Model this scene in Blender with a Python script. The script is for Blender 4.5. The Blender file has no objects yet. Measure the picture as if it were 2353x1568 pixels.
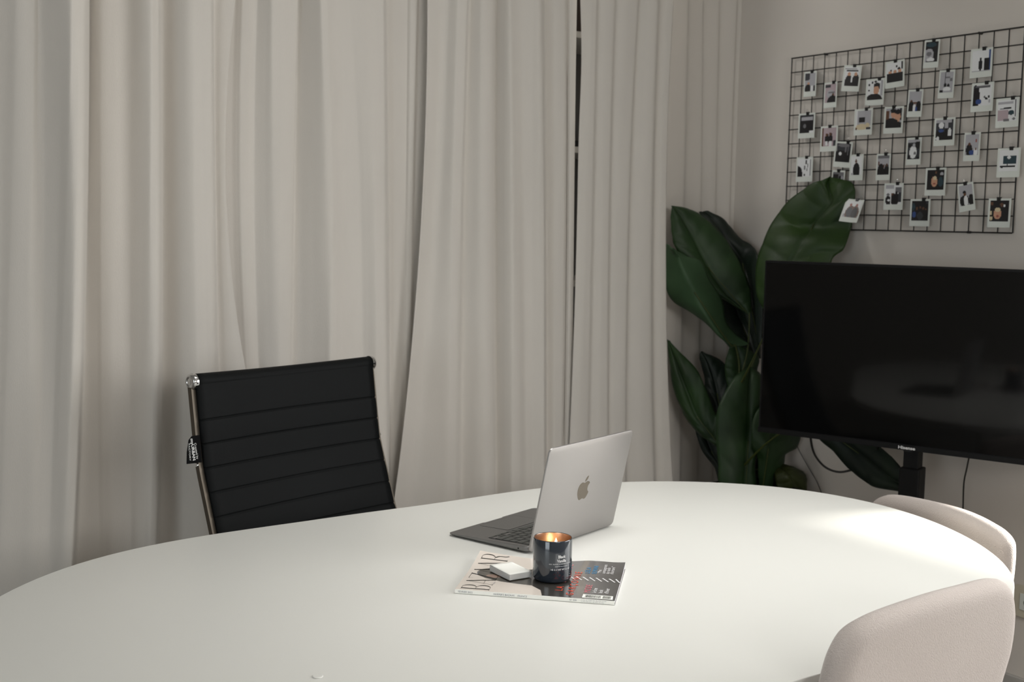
import bpy, bmesh, math, random
from mathutils import Vector, Matrix, noise
from mathutils.geometry import tessellate_polygon
random.seed(7)
PI = math.pi
scn = bpy.context.scene
COL = scn.collection

# ------------------------------------------------------------------ camera numbers (solved from the wall grid and the laptop)
W, H = 2353.0, 1568.0
FPX, AZ, PITCH, ROLL, CZ = 2741.5125, 0.59330, 0.0991777, 0.0195298, 1.39995
XW = 3.2188            # right wall plane
ZT = 0.74              # table top
fwv = Vector((math.sin(AZ)*math.cos(PITCH), math.cos(AZ)*math.cos(PITCH), -math.sin(PITCH)))
rt0 = Vector((math.cos(AZ), -math.sin(AZ), 0)); up0 = rt0.cross(fwv)
RV = rt0*math.cos(ROLL) + up0*math.sin(ROLL); UV = -rt0*math.sin(ROLL) + up0*math.cos(ROLL)
CAM = Vector((0, 0, CZ))
def ray(px, py): return fwv + RV*((px-W/2)/FPX) - UV*((py-H/2)/FPX)
def onx(px, py, X): d = ray(px, py); return CAM + d*(X/d.x)
def ony(px, py, Y): d = ray(px, py); return CAM + d*(Y/d.y)
def onz(px, py, Z): d = ray(px, py); return CAM + d*((Z-CZ)/d.z)
def onp(px, py, P, n): d = ray(px, py); return CAM + d*((P-CAM).dot(n)/d.dot(n))

# ------------------------------------------------------------------ materials
def lin(c):
    c = c/255.0
    return c/12.92 if c <= 0.04045 else ((c+0.055)/1.055)**2.4
def rgb(r, g, b): return (lin(r), lin(g), lin(b), 1)
def mat(name, col, rough=0.5, metal=0.0, bump=0.0, bscale=200, var=0.0, vscale=8, spec=0.5, coat=0, sheen=0, btype='noise', trans=0, emis=None, estr=0, bstretch=(1,1,1)):
    m = bpy.data.materials.new(name); m.use_nodes = True
    nt = m.node_tree; b = nt.nodes['Principled BSDF']
    b.inputs['Base Color'].default_value = rgb(*col); b.inputs['Roughness'].default_value = rough
    b.inputs['Metallic'].default_value = metal; b.inputs['Specular IOR Level'].default_value = spec
    if coat: b.inputs['Coat Weight'].default_value = coat; b.inputs['Coat Roughness'].default_value = 0.06
    if sheen: b.inputs['Sheen Weight'].default_value = sheen
    if trans: b.inputs['Transmission Weight'].default_value = trans
    if emis: b.inputs['Emission Color'].default_value = rgb(*emis); b.inputs['Emission Strength'].default_value = estr
    tc = nt.nodes.new('ShaderNodeTexCoord'); mp = nt.nodes.new('ShaderNodeMapping'); mp.inputs['Scale'].default_value = bstretch
    nt.links.new(tc.outputs['Object'], mp.inputs['Vector'])
    n1 = nt.nodes.new('ShaderNodeTexNoise'); n1.inputs['Scale'].default_value = vscale; n1.inputs['Detail'].default_value = 4
    nt.links.new(mp.outputs['Vector'], n1.inputs['Vector'])
    mx = nt.nodes.new('ShaderNodeMixRGB'); mx.blend_type = 'MULTIPLY'; mx.inputs['Fac'].default_value = var
    mx.inputs['Color1'].default_value = rgb(*col)
    rp = nt.nodes.new('ShaderNodeValToRGB'); rp.color_ramp.elements[0].position = .35; rp.color_ramp.elements[1].position = .65
    rp.color_ramp.elements[0].color = (.55, .55, .55, 1)
    nt.links.new(n1.outputs['Fac'], rp.inputs['Fac']); nt.links.new(rp.outputs['Color'], mx.inputs['Color2'])
    nt.links.new(mx.outputs['Color'], b.inputs['Base Color'])
    if bump:
        bp = nt.nodes.new('ShaderNodeBump'); bp.inputs['Strength'].default_value = bump; bp.inputs['Distance'].default_value = .002
        if btype == 'noise':
            n2 = nt.nodes.new('ShaderNodeTexNoise'); n2.inputs['Scale'].default_value = bscale; n2.inputs['Detail'].default_value = 3
            nt.links.new(mp.outputs['Vector'], n2.inputs['Vector']); nt.links.new(n2.outputs['Fac'], bp.inputs['Height'])
        else:   # knit: small slanted cells
            vo = nt.nodes.new('ShaderNodeTexVoronoi'); vo.inputs['Scale'].default_value = bscale
            m2 = nt.nodes.new('ShaderNodeMapping'); m2.inputs['Rotation'].default_value = (0, .5, .2); m2.inputs['Scale'].default_value = (1.25, 1.1, .85)
            nt.links.new(tc.outputs['Object'], m2.inputs['Vector']); nt.links.new(m2.outputs['Vector'], vo.inputs['Vector'])
            bp.invert = True; bp.inputs['Distance'].default_value = .0008
            nt.links.new(vo.outputs['Distance'], bp.inputs['Height'])
        nt.links.new(bp.outputs['Normal'], b.inputs['Normal'])
    return m
def vmat(name, rough=0.4, spec=.5, coat=0):
    m = bpy.data.materials.new(name); m.use_nodes = True; nt = m.node_tree; b = nt.nodes['Principled BSDF']
    a = nt.nodes.new('ShaderNodeAttribute'); a.attribute_name = 'print'; nt.links.new(a.outputs['Color'], b.inputs['Base Color'])
    b.inputs['Roughness'].default_value = rough; b.inputs['Specular IOR Level'].default_value = spec
    if coat: b.inputs['Coat Weight'].default_value = coat; b.inputs['Coat Roughness'].default_value = .12
    return m
M = {}
M['wall'] = mat('wall_paint', (210, 204, 197), .85, bump=.12, bscale=350, var=.04, vscale=2)
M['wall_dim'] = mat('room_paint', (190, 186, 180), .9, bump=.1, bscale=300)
M['ceil'] = mat('ceiling_paint', (172, 170, 166), .9, bump=.08, bscale=300)
M['floor'] = mat('floor_vinyl', (150, 146, 140), .45, bump=.08, bscale=90, var=.12, vscale=3)
M['base'] = mat('skirting_paint', (176, 173, 168), .6, bump=.05, bscale=200)
M['curtain'] = mat('curtain_cloth', (214, 209, 202), .95, bump=.25, bscale=900, var=.05, vscale=14, spec=.15, sheen=.15, bstretch=(1, 1, .15))
M['table'] = mat('white_laminate', (226, 226, 221), .33, bump=.02, bscale=500, spec=.45)
M['white_metal'] = mat('white_powder_metal', (215, 215, 212), .4, bump=.04, bscale=500)
M['leather'] = mat('black_leather', (13, 15, 16), .55, bump=.3, bscale=650, spec=.12)
M['chrome'] = mat('chrome', (205, 205, 205), .12, 1, bump=.01, bscale=50)
M['alu_rail'] = mat('polished_rail', (104, 97, 88), .5, 1, bump=.01, bscale=50)
M['label'] = mat('black_ribbon', (9, 9, 10), .8, bump=.2, bscale=1200, spec=.12)
M['beige'] = mat('beige_upholstery', (190, 180, 174), .95, bump=.75, bscale=430, btype='weave', spec=.2, sheen=.25, var=.1, vscale=220)
M['wood'] = mat('pale_wood', (176, 140, 100), .5, bump=.15, bscale=30, var=.3, vscale=6, bstretch=(1, 1, .1))
M['alu'] = mat('grey_aluminium', (158, 155, 153), .42, .85, bump=.05, bscale=1500)
M['alu_dark'] = mat('dark_grey_aluminium', (128, 127, 126), .42, .8, bump=.05, bscale=1500)
M['logo'] = mat('polished_logo', (120, 112, 102), .15, .9, bump=.01, bscale=100)
M['key'] = mat('key_plastic', (72, 73, 70), .5, bump=.05, bscale=900)
M['keywell'] = mat('key_well', (10, 10, 9), .7, bump=.05, bscale=900)
M['pad_gap'] = mat('trackpad_gap', (92, 91, 90), .5, .8, bump=.03, bscale=900)
M['screen'] = mat('laptop_glass', (8, 8, 9), .08, bump=.003, bscale=100)
M['black'] = mat('black_plastic', (14, 14, 15), .4, bump=.05, bscale=700)
M['black_matte'] = mat('matt_black_metal', (9, 9, 10), .55, bump=.06, bscale=500, spec=.25)
M['tvscreen'] = mat('tv_glass', (7, 7, 7), .07, bump=.0005, bscale=60, spec=.28)
M['wire'] = mat('black_wire', (24, 23, 22), .5, bump=.03, bscale=500)
M['frame'] = mat('photo_card', (214, 219, 214), .45, bump=.03, bscale=500)
M['print'] = vmat('photo_print', .35, .4)
M['cover'] = vmat('cover_print', .22, .5, .5)
M['paper'] = mat('paper_edges', (222, 221, 226), .8, bump=.4, bscale=900, bstretch=(.05, .05, 8))
M['pad'] = mat('note_paper', (247, 247, 241), .6, bump=.1, bscale=700)
M['padside'] = mat('note_paper_side', (222, 222, 220), .9, bump=.5, bscale=800, bstretch=(.05, .05, 6))
M['jar'] = mat('navy_lacquered_glass', (34, 42, 52), .12, bump=.004, bscale=60, spec=.6, coat=.6)
M['copper'] = mat('copper_lining', (214, 186, 164), .26, 1, bump=.02, bscale=80)
M['wax'] = mat('cream_wax', (240, 222, 190), .4, bump=.03, bscale=60)
M['wick'] = mat('wick', (30, 24, 20), .9, bump=.2, bscale=900)
M['ink'] = mat('black_ink', (30, 28, 24), .5, bump=.02, bscale=100)
M['inkgrey'] = mat('grey_ink', (140, 142, 152), .6, bump=.02, bscale=100)
M['white_ink'] = mat('white_ink', (225, 225, 225), .5, bump=.02, bscale=100)
M['red_ink'] = mat('coral_ink', (226, 78, 52), .5, bump=.02, bscale=100)
M['pink_ink'] = mat('pink_ink', (214, 120, 130), .5, bump=.02, bscale=100)
M['blue_ink'] = mat('blue_ink', (44, 140, 190), .5, bump=.02, bscale=100)
M['yellow_ink'] = mat('yellow_ink', (205, 180, 90), .5, bump=.02, bscale=100)
M['cable'] = mat('black_rubber_cable', (26, 24, 22), .6, bump=.05, bscale=600)
M['stem'] = mat('leaf_stem', (58, 68, 22), .5, bump=.1, bscale=100)
M['trunk'] = mat('plant_trunk', (70, 66, 40), .8, bump=.5, bscale=60)
M['soil'] = mat('potting_soil', (40, 30, 22), .95, bump=1, bscale=60)
M['pot'] = mat('black_pot', (22, 22, 24), .5, bump=.06, bscale=200)
M['shelf'] = mat('white_shelf_board', (205, 203, 198), .5, bump=.03, bscale=200)
M['brown'] = mat('dark_brown_board', (46, 32, 22), .6, bump=.1, bscale=60, var=.3)
M['plate'] = mat('socket_plastic', (196, 190, 172), .45, bump=.02, bscale=300)
M['blocker'] = mat('blocker_fabric', (205, 200, 190), .9, bump=.2, bscale=500)
def leafmat(name, c, c2, rough=.5):
    m = bpy.data.materials.new(name); m.use_nodes = True; nt = m.node_tree; b = nt.nodes['Principled BSDF']
    n = nt.nodes.new('ShaderNodeTexNoise'); n.inputs['Scale'].default_value = 9; n.inputs['Detail'].default_value = 5
    tc = nt.nodes.new('ShaderNodeTexCoord'); nt.links.new(tc.outputs['Object'], n.inputs['Vector'])
    r = nt.nodes.new('ShaderNodeValToRGB'); r.color_ramp.elements[0].color = rgb(*c); r.color_ramp.elements[1].color = rgb(*c2)
    r.color_ramp.elements[0].position = .3; r.color_ramp.elements[1].position = .7
    nt.links.new(n.outputs['Fac'], r.inputs['Fac']); nt.links.new(r.outputs['Color'], b.inputs['Base Color'])
    b.inputs['Roughness'].default_value = rough; b.inputs['Specular IOR Level'].default_value = .35
    n2 = nt.nodes.new('ShaderNodeTexNoise'); n2.inputs['Scale'].default_value = 160
    bp = nt.nodes.new('ShaderNodeBump'); bp.inputs['Strength'].default_value = .15; bp.inputs['Distance'].default_value = .002
    nt.links.new(tc.outputs['Object'], n2.inputs['Vector']); nt.links.new(n2.outputs['Fac'], bp.inputs['Height']); nt.links.new(bp.outputs['Normal'], b.inputs['Normal'])
    return m
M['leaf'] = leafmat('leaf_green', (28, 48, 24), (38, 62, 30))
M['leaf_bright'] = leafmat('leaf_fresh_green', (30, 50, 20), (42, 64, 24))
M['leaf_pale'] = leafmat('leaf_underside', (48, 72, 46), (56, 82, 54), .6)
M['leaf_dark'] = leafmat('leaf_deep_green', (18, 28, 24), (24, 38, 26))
M['leaf_olive'] = leafmat('leaf_olive', (44, 52, 20), (54, 60, 26))
def flame_mat():
    m = bpy.data.materials.new('flame'); m.use_nodes = True; nt = m.node_tree
    for n in list(nt.nodes): nt.nodes.remove(n)
    o = nt.nodes.new('ShaderNodeOutputMaterial'); e = nt.nodes.new('ShaderNodeEmission')
    e.inputs['Color'].default_value = (1, .74, .40, 1); e.inputs['Strength'].default_value = 6
    nt.links.new(e.outputs[0], o.inputs['Surface']); return m
M['flame'] = flame_mat()

# ------------------------------------------------------------------ object helpers
def empty(name, loc, label, cat, group=None, rz=0):
    o = bpy.data.objects.new(name, None); COL.objects.link(o); o.location = loc; o.rotation_euler = (0, 0, rz)
    o.empty_display_size = .05
    o['label'] = label; o['category'] = cat
    if group: o['group'] = group
    return o
def tag(o, label, cat, group=None):
    o['label'] = label; o['category'] = cat
    if group: o['group'] = group
    return o
def finish(name, bm, m, parent=None, smooth=False, label=None, bevel=0, world=True, segs=2):
    """world=True: the bmesh is in world coordinates; move it into the parent's space"""
    me = bpy.data.meshes.new(name)
    bmesh.ops.recalc_face_normals(bm, faces=bm.faces)
    bm.to_mesh(me); bm.free()
    o = bpy.data.objects.new(name, me); COL.objects.link(o)
    for mm in (m if isinstance(m, (list, tuple)) else [m]): me.materials.append(mm)
    if smooth:
        for p in me.polygons: p.use_smooth = True
    if bevel:
        b = o.modifiers.new('bevel', 'BEVEL'); b.width = bevel; b.segments = segs; b.limit_method = 'ANGLE'; b.angle_limit = .6
    if parent is not None:
        o.parent = parent
        if world:
            me.transform(absmat(parent).inverted())
    else:
        # origin at the base of the bounding box
        vs = [v.co for v in me.vertices]
        if vs:
            c = Vector(((min(v.x for v in vs)+max(v.x for v in vs))/2, (min(v.y for v in vs)+max(v.y for v in vs))/2, min(v.z for v in vs)))
            me.transform(Matrix.Translation(-c)); o.location = c
    if label: o['label'] = label
    return o
def absmat(o):
    m = Matrix.Translation(o.location) @ o.rotation_euler.to_matrix().to_4x4()
    return absmat(o.parent) @ m if o.parent else m
def struct(o): o['kind'] = 'structure'; return o
def smooth_by_angle(o, ang=40):
    me = o.data
    for p in me.polygons: p.use_smooth = True
    try: me.set_sharp_from_angle(angle=math.radians(ang))
    except Exception: pass
    return o
def box(bm, x0, x1, y0, y1, z0, z1, Mx=None):
    v = [bm.verts.new(Vector(c)) for c in ((x0,y0,z0),(x1,y0,z0),(x1,y1,z0),(x0,y1,z0),(x0,y0,z1),(x1,y0,z1),(x1,y1,z1),(x0,y1,z1))]
    for f in ((0,3,2,1),(4,5,6,7),(0,1,5,4),(1,2,6,5),(2,3,7,6),(3,0,4,7)): bm.faces.new([v[i] for i in f])
    if Mx is not None:
        for w in v: w.co = Mx @ w.co
    return v
def rbox(x0, x1, y0, y1, z0, z1, Mx=None):
    bm = bmesh.new(); box(bm, x0, x1, y0, y1, z0, z1, Mx); return bm
def tube(bm, pts, r, n=10, caps=True):
    pts = [Vector(p) for p in pts]; rings = []
    ref = None
    for i, p in enumerate(pts):
        t = (pts[min(i+1, len(pts)-1)] - pts[max(i-1, 0)]).normalized()
        if ref is None: ref = t.orthogonal().normalized()
        ref = (ref - t*ref.dot(t)).normalized(); b = t.cross(ref)
        rr = r[i] if isinstance(r, (list, tuple)) else r
        rings.append([bm.verts.new(p + (ref*math.cos(2*PI*k/n) + b*math.sin(2*PI*k/n))*rr) for k in range(n)])
    for a, c in zip(rings, rings[1:]):
        for k in range(n): bm.faces.new((a[k], a[(k+1) % n], c[(k+1) % n], c[k]))
    if caps: bm.faces.new(rings[0][::-1]); bm.faces.new(rings[-1])
    return rings
def lathe(bm, prof, n=48, c=(0, 0, 0), close_ends=True):
    c = Vector(c); rings = []
    for r, z in prof:
        if r < 1e-6: rings.append([bm.verts.new(c + Vector((0, 0, z)))])
        else: rings.append([bm.verts.new(c + Vector((r*math.cos(2*PI*k/n), r*math.sin(2*PI*k/n), z))) for k in range(n)])
    for a, b in zip(rings, rings[1:]):
        if len(a) == 1 and len(b) == 1: continue
        for k in range(n):
            if len(a) == 1: bm.faces.new((a[0], b[k], b[(k+1) % n]))
            elif len(b) == 1: bm.faces.new((a[k], a[(k+1) % n], b[0]))
            else: bm.faces.new((a[k], a[(k+1) % n], b[(k+1) % n], b[k]))
def prism(bm, poly, z0, z1, Mx=None):
    """poly: list of (x, y), may be concave"""
    tri = tessellate_polygon([[Vector((x, y, 0)) for x, y in poly]])
    lo = [bm.verts.new((x, y, z0)) for x, y in poly]; hi = [bm.verts.new((x, y, z1)) for x, y in poly]
    for t in tri:
        try: bm.faces.new([hi[i] for i in t]); bm.faces.new([lo[i] for i in reversed(t)])
        except ValueError: pass
    n = len(poly)
    for i in range(n):
        bm.faces.new((lo[i], lo[(i+1) % n], hi[(i+1) % n], hi[i]))
    if Mx is not None:
        for v in lo+hi: v.co = Mx @ v.co
def crom(P, n):
    """Catmull-Rom resample of vectors to n points (by index)"""
    P = [Vector(p) for p in P]; out = []
    for k in range(n):
        t = k/(n-1)*(len(P)-1); i = min(int(t), len(P)-2); u = t-i
        p0 = P[max(i-1, 0)]; p1 = P[i]; p2 = P[i+1]; p3 = P[min(i+2, len(P)-1)]
        out.append(.5*((2*p1) + (p2-p0)*u + (2*p0-5*p1+4*p2-p3)*u*u + (3*p1-p0-3*p2+p3)*u**3))
    return out
def lerp(a, b, t): return a+(b-a)*t
def interp(x, xs, ys):
    if x <= xs[0]: return ys[0] + (ys[1]-ys[0])*(x-xs[0])/(xs[1]-xs[0])*.4
    for i in range(len(xs)-1):
        if x <= xs[i+1]: return lerp(ys[i], ys[i+1], (x-xs[i])/(xs[i+1]-xs[i]))
    return ys[-1] + (ys[-1]-ys[-2])*(x-xs[-1])/(xs[-1]-xs[-2])*.4
def sst(t): t = max(0, min(1, t)); return t*t*(3-2*t)
def text_mesh(s, size, extrude=0.0, bold=0.0, shear=0, align='LEFT', spacing=1.0):
    cu = bpy.data.curves.new('txt', 'FONT'); cu.body = s; cu.size = size; cu.extrude = extrude; cu.offset = bold
    cu.align_x = align; cu.space_character = spacing; cu.resolution_u = 3; cu.shear = shear
    o = bpy.data.objects.new('txt', cu); COL.objects.link(o)
    dg = bpy.context.evaluated_depsgraph_get(); dg.update()
    me = bpy.data.meshes.new_from_object(o.evaluated_get(dg))
    COL.objects.unlink(o); bpy.data.objects.remove(o); bpy.data.curves.remove(cu)
    bm = bmesh.new(); bm.from_mesh(me); bpy.data.meshes.remove(me)
    return bm
def joinbm(dst, src, fn):
    """copy src into dst passing every vertex through fn"""
    src.verts.ensure_lookup_table()
    vs = [dst.verts.new(fn(v.co)) for v in src.verts]
    src.verts.index_update()
    for f in src.faces:
        try: dst.faces.new([vs[v.index] for v in f.verts])
        except ValueError: pass
    src.free()

# ------------------------------------------------------------------ the room
YB = 4.02; XL = -3.4; YF = -2.6; ZC = 2.62
struct(finish('floor', rbox(XL-.1, XW+.1, YF-.1, YB+.1, -.1, 0), M['floor']))
struct(finish('ceiling', rbox(XL-.1, XW+.1, YF-.1, YB+.1, ZC, ZC+.1), M['ceil']))
struct(finish('wall_back', rbox(XL-.1, XW+.1, YB, YB+.1, 0, ZC), M['wall_dim']))
struct(finish('wall_front', rbox(XL-.1, XW+.1, YF-.1, YF, 0, ZC), M['wall_dim']))
# left wall with a window (out of frame)
LW0, LW1, LZ0, LZ1 = -1.5, .8, .55, 2.1
bm = bmesh.new()
box(bm, XL-.1, XL, YF, LW0, 0, ZC); box(bm, XL-.1, XL, LW1, YB, 0, ZC); box(bm, XL-.1, XL, LW0, LW1, 0, LZ0); box(bm, XL-.1, XL, LW0, LW1, LZ1, ZC)
struct(finish('wall_left', bm, M['wall_dim']))
# right wall with a window nearer the camera (out of frame)
RW0, RW1, RZ0, RZ1 = -.5, 1.42, .88, 2.2
bm = bmesh.new()
T = .12
box(bm, XW, XW+T, YF, RW0, 0, ZC); box(bm, XW, XW+T, RW1, YB, 0, ZC); box(bm, XW, XW+T, RW0, RW1, 0, RZ0); box(bm, XW, XW+T, RW0, RW1, RZ1, ZC)
struct(finish('wall_right', bm, M['wall']))
bm = bmesh.new()
for y0, y1, z0, z1 in ((RW0, RW1, RZ0, RZ0+.04), (RW0, RW1, RZ1-.04, RZ1), (RW0, RW0+.04, RZ0, RZ1), (RW1-.04, RW1, RZ0, RZ1)):
    box(bm, XW+.03, XW+.09, y0, y1, z0, z1)
struct(finish('window_1', bm, M['white_metal']))
bm = bmesh.new()
for y0, y1, z0, z1 in ((LW0, LW1, LZ0, LZ0+.04), (LW0, LW1, LZ1-.04, LZ1), (LW0, LW0+.04, LZ0, LZ1), (LW1-.04, LW1, LZ0, LZ1), (-.37, -.33, LZ0, LZ1)):
    box(bm, XL-.08, XL-.02, y0, y1, z0, z1)
struct(finish('window_2', bm, M['white_metal']))
ZBL = 1.40  # lower edge of an unseen panel added to limit the sun patch
bl = empty('sun_blocker', (XW-.02, (RW0+RW1)/2, ZBL), 'unseen pale blind lowered over the window beside the table', 'blocker')
finish('blocker_sheet', rbox(XW-.012, XW-.008, RW0-.04, RW1+.04, ZBL+.02, RZ1+.06), M['blocker'], bl)
finish('blocker_bar', rbox(XW-.018, XW-.003, RW0-.04, RW1+.04, ZBL, ZBL+.02), M['white_metal'], bl, bevel=.003)
struct(finish('baseboard_right', rbox(XW-.014, XW, YF, YB, 0, .072), M['base'], bevel=.003))
struct(finish('baseboard_back', rbox(XL, XW-.02, YB-.014, YB, 0, .072), M['base'], bevel=.003))

# ------------------------------------------------------------------ curtains: folds hung from the ceiling track
TS = .020; T0 = 151
def curtain(name, Y, folds, label, group, k_t=1.0, gap=0, m=None, zt=2.38, zb=.02, nz=70, per=7):
    """folds: (x at py 0, at 600, at 1150, turn[, 'E']) : lines running down the cloth; turn above T0 = the cloth comes
       forward to the right there, below T0 = it falls back; 'E' = crest after which it folds sharply back"""
    xm = [ony(f[1], 600, Y).x for f in folds]
    # depth of every line: integrate the turn, crest by crest
    dep = [0.0]*len(folds); start = 0; pieces = []
    for i in range(len(folds)):
        if len(folds[i]) > 4 or i == len(folds)-1:
            pieces.append((start, i)); start = i+1
    for p0, p1 in pieces:
        acc = 0
        for i in range(p0, p1+1):
            if i > p0:
                t = (folds[i][3]+folds[i-1][3])/2 - T0
                acc += (TS*k_t*t if k_t > 0 else k_t*.0135*(t-17))*(xm[i]-xm[i-1])
            dep[i] = acc
        mn = min(dep[p0:p1+1])
        for i in range(p0, p1+1): dep[i] += .004-mn
    lines = []
    for f, d in zip(folds, dep):
        P = sorted(((p.z, p.x) for p in (ony(f[0], 0, Y-d), ony(f[1], 600, Y-d), ony(f[2], 1150, Y-d))))
        lines.append(([p[0] for p in P], [p[1] for p in P], d))
    bm = bmesh.new(); rows = []
    for j in range(nz+1):
        z = lerp(zb, zt, j/nz); cp = []
        for k_, (zs, xs, d) in enumerate(lines):
            zz = max(zs[0]-.25, min(zs[2]+.25, z)); q = 0
            for i in range(3):
                w = 1
                for k in range(3):
                    if k != i: w *= (zz-zs[k])/(zs[i]-zs[k])
                q += w*xs[i]
            cp.append(Vector((q, d*(1+.10*math.sin(z*1.9+k_*1.3)), 0)))
        if gap:
            for i in range(3): cp[i].x += gap*.00135*(3-i)/3*math.exp(-((z-1.93)/.20)**2)
        for i in range(1, len(cp)):
            if cp[i].x < cp[i-1].x+.003: cp[i].x = cp[i-1].x+.003
        row = []
        for i in range(len(cp)-1):
            p0 = cp[max(i-1, 0)]; p1 = cp[i]; p2 = cp[i+1]; p3 = cp[min(i+2, len(cp)-1)]
            m1 = 0 if i == 0 else (p2.y-p0.y)/(p2.x-p0.x); m2 = 0 if i+2 >= len(cp) else (p3.y-p1.y)/(p3.x-p1.x)
            sl = (p2.y-p1.y)/(p2.x-p1.x)
            def lim(mm):      # keep the curve free of overshoot
                if mm*sl <= 0: return 0
                return math.copysign(min(abs(mm), 3*abs(sl)), sl)
            m1, m2 = lim(m1), lim(m2); hx = p2.x-p1.x
            for k in range(per + (1 if i == len(cp)-2 else 0)):
                t = k/per
                d = (2*t**3-3*t*t+1)*p1.y + (t**3-2*t*t+t)*hx*m1 + (-2*t**3+3*t*t)*p2.y + (t**3-t*t)*hx*m2
                x = p1.x + hx*t
                nn = noise.noise(Vector((x*7, z*1.0, Y*3)))*.003 + noise.noise(Vector((x*34, z*1.6, 4)))*.0007
                low = max(0, 1-z/.9)
                nn += low*noise.noise(Vector((x*14, z*9, 9)))*.004
                row.append(bm.verts.new((x, Y-d-nn, z)))
        rows.append(row)
    for r0, r1 in zip(rows, rows[1:]):
        for a in range(len(r0)-1): bm.faces.new((r0[a], r0[a+1], r1[a+1], r1[a]))
    o = finish(name, bm, m or M['curtain'], smooth=True)
    s_ = o.modifiers.new('cloth', 'SOLIDIFY'); s_.thickness = .0022; s_.offset = 0
    tag(o, label, 'curtain', group)
    return o
CG = 'pale linen curtains hung across the room'
YC = 3.10
curtain('curtain', YC, [
    (-300, -300, -300, 150), (-200, -200, -200, 140), (-150, -150, -150, 165), (-110, -110, -110, 170, 'E'), (-100, -100, -100, 138), (-40, -42, -45, 140), (-10, -14, -20, 150),
    (15, 5, -5, 140), (38, 25, 8, 152), (75, 66, 50, 162), (90, 84, 72, 146), (108, 104, 92, 137), (140, 135, 120, 142), (160, 150, 132, 150), (178, 170, 150, 162), (199, 190, 169, 172, 'E'),
    (206, 199, 181, 136), (222, 222, 226, 138), (236, 233, 238, 152), (262, 256, 256, 168), (295, 285, 285, 166), (308, 300, 300, 146), (328, 326, 318, 142), (346, 343, 335, 154), (356, 356, 346, 168), (366, 368, 359, 178, 'E'),
    (374, 376, 369, 144), (400, 400, 402, 140), (425, 425, 426, 144), (445, 447, 458, 155), (462, 468, 482, 172), (483, 490, 502, 184, 'E'),
    (491, 497, 512, 154), (510, 510, 545, 156), (528, 520, 590, 164), (541, 529, 640, 170)],
    'pale curtain at the far left of the room, with broad soft folds', CG, -2.1)
curtain('curtain', YC+.035, [
    (490, 480, 560, 168), (540, 535, 575, 166), (550, 548, 582, 146), (558, 556, 590, 168), (572, 565, 598, 184), (584, 579, 606, 178, 'E'),
    (592, 586, 613, 146), (612, 610, 625, 148), (625, 628, 638, 158), (650, 642, 648, 174), (682, 668, 662, 178, 'E'),
    (690, 676, 672, 146), (715, 715, 715, 148), (735, 745, 740, 150), (748, 760, 745, 168), (765, 775, 765, 180), (780, 800, 795, 176), (800, 830, 825, 170), (815, 842, 838, 156), (840, 860, 860, 156), (865, 875, 877, 168), (880, 887, 889, 180, 'E'),
    (888, 894, 896, 158), (905, 906, 903, 166), (931, 923, 907, 178, 'E'),
    (937, 930, 918, 130), (944, 937, 930, 155), (957, 944, 940, 178, 'E'), (963, 952, 950, 160), (1000, 1000, 1000, 168), (1030, 1030, 1030, 168)],
    'pale curtain directly behind the black office chair', CG, -2.1)
curtain('curtain', YC+.01, [
    (983, 961, 905, 170), (990, 968, 912, 180), (1004, 980, 932, 184), (1018, 990, 950, 172), (1030, 1005, 966, 154), (1052, 1036, 1025, 154), (1062, 1050, 1042, 178), (1071, 1058, 1052, 182, 'E'),
    (1080, 1066, 1060, 152), (1105, 1100, 1095, 156), (1118, 1115, 1112, 164), (1133, 1131, 1133, 184, 'E'),
    (1141, 1140, 1141, 142), (1160, 1160, 1162, 144), (1172, 1176, 1176, 160), (1185, 1190, 1190, 184), (1200, 1205, 1208, 172), (1222, 1222, 1226, 158), (1235, 1238, 1240, 162), (1244, 1247, 1248, 176, 'E'),
    (1252, 1255, 1256, 154), (1275, 1275, 1272, 158), (1296, 1294, 1288, 174, 'E'), (1302, 1300, 1293, 130), (1310, 1306, 1300, 150), (1318, 1311, 1308, 168), (1325, 1318, 1315, 172)],
    'pale curtain left of the dark gap, its lower edge flaring towards the chair', CG, -2.7)
curtain('curtain', YC-.02, [
    (1331, 1323, 1302, 150), (1345, 1335, 1318, 152), (1358, 1345, 1330, 162), (1368, 1356, 1347, 180, 'E'),
    (1376, 1364, 1354, 148), (1392, 1382, 1372, 156), (1410, 1396, 1394, 168, 'E'), (1417, 1402, 1400, 142), (1440, 1415, 1415, 158), (1464, 1438, 1436, 168, 'E'), (1471, 1445, 1442, 144), (1490, 1470, 1478, 155), (1510, 1495, 1503, 166, 'E'), (1517, 1502, 1510, 146), (1535, 1515, 1530, 156), (1549, 1530, 1548, 168)],
    'narrow pale curtain between the dark gap and the leafy plant', CG, -1.5, gap=7)
curtain('curtain', 3.30, [
    (1500, 1490, 1480, 145), (1560, 1552, 1545, 152), (1578, 1568, 1560, 165, 'E'), (1584, 1574, 1566, 142), (1612, 1606, 1598, 165, 'E'), (1618, 1612, 1604, 142), (1650, 1640, 1632, 165, 'E'), (1656, 1646, 1638, 144), (1690, 1672, 1664, 165, 'E'), (1696, 1676, 1669, 144), (1712, 1690, 1686, 165)],
    'pale curtain in the corner behind the leafy plant', CG, -.8)

rl = empty('curtain_rail', (1.3, YC, 2.385), 'white curtain rail above the pale curtains', 'curtain rail')
finish('track', rbox(-.3, XW-.01, YC-.03, YC+.06, 2.385, 2.405), M['white_metal'], rl, bevel=.002)
for x_ in (0, 1.0, 2.0, 3.0): finish('bracket', rbox(x_-.01, x_+.01, YC+.0, YC+.03, 2.405, ZC), M['white_metal'], rl)

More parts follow.
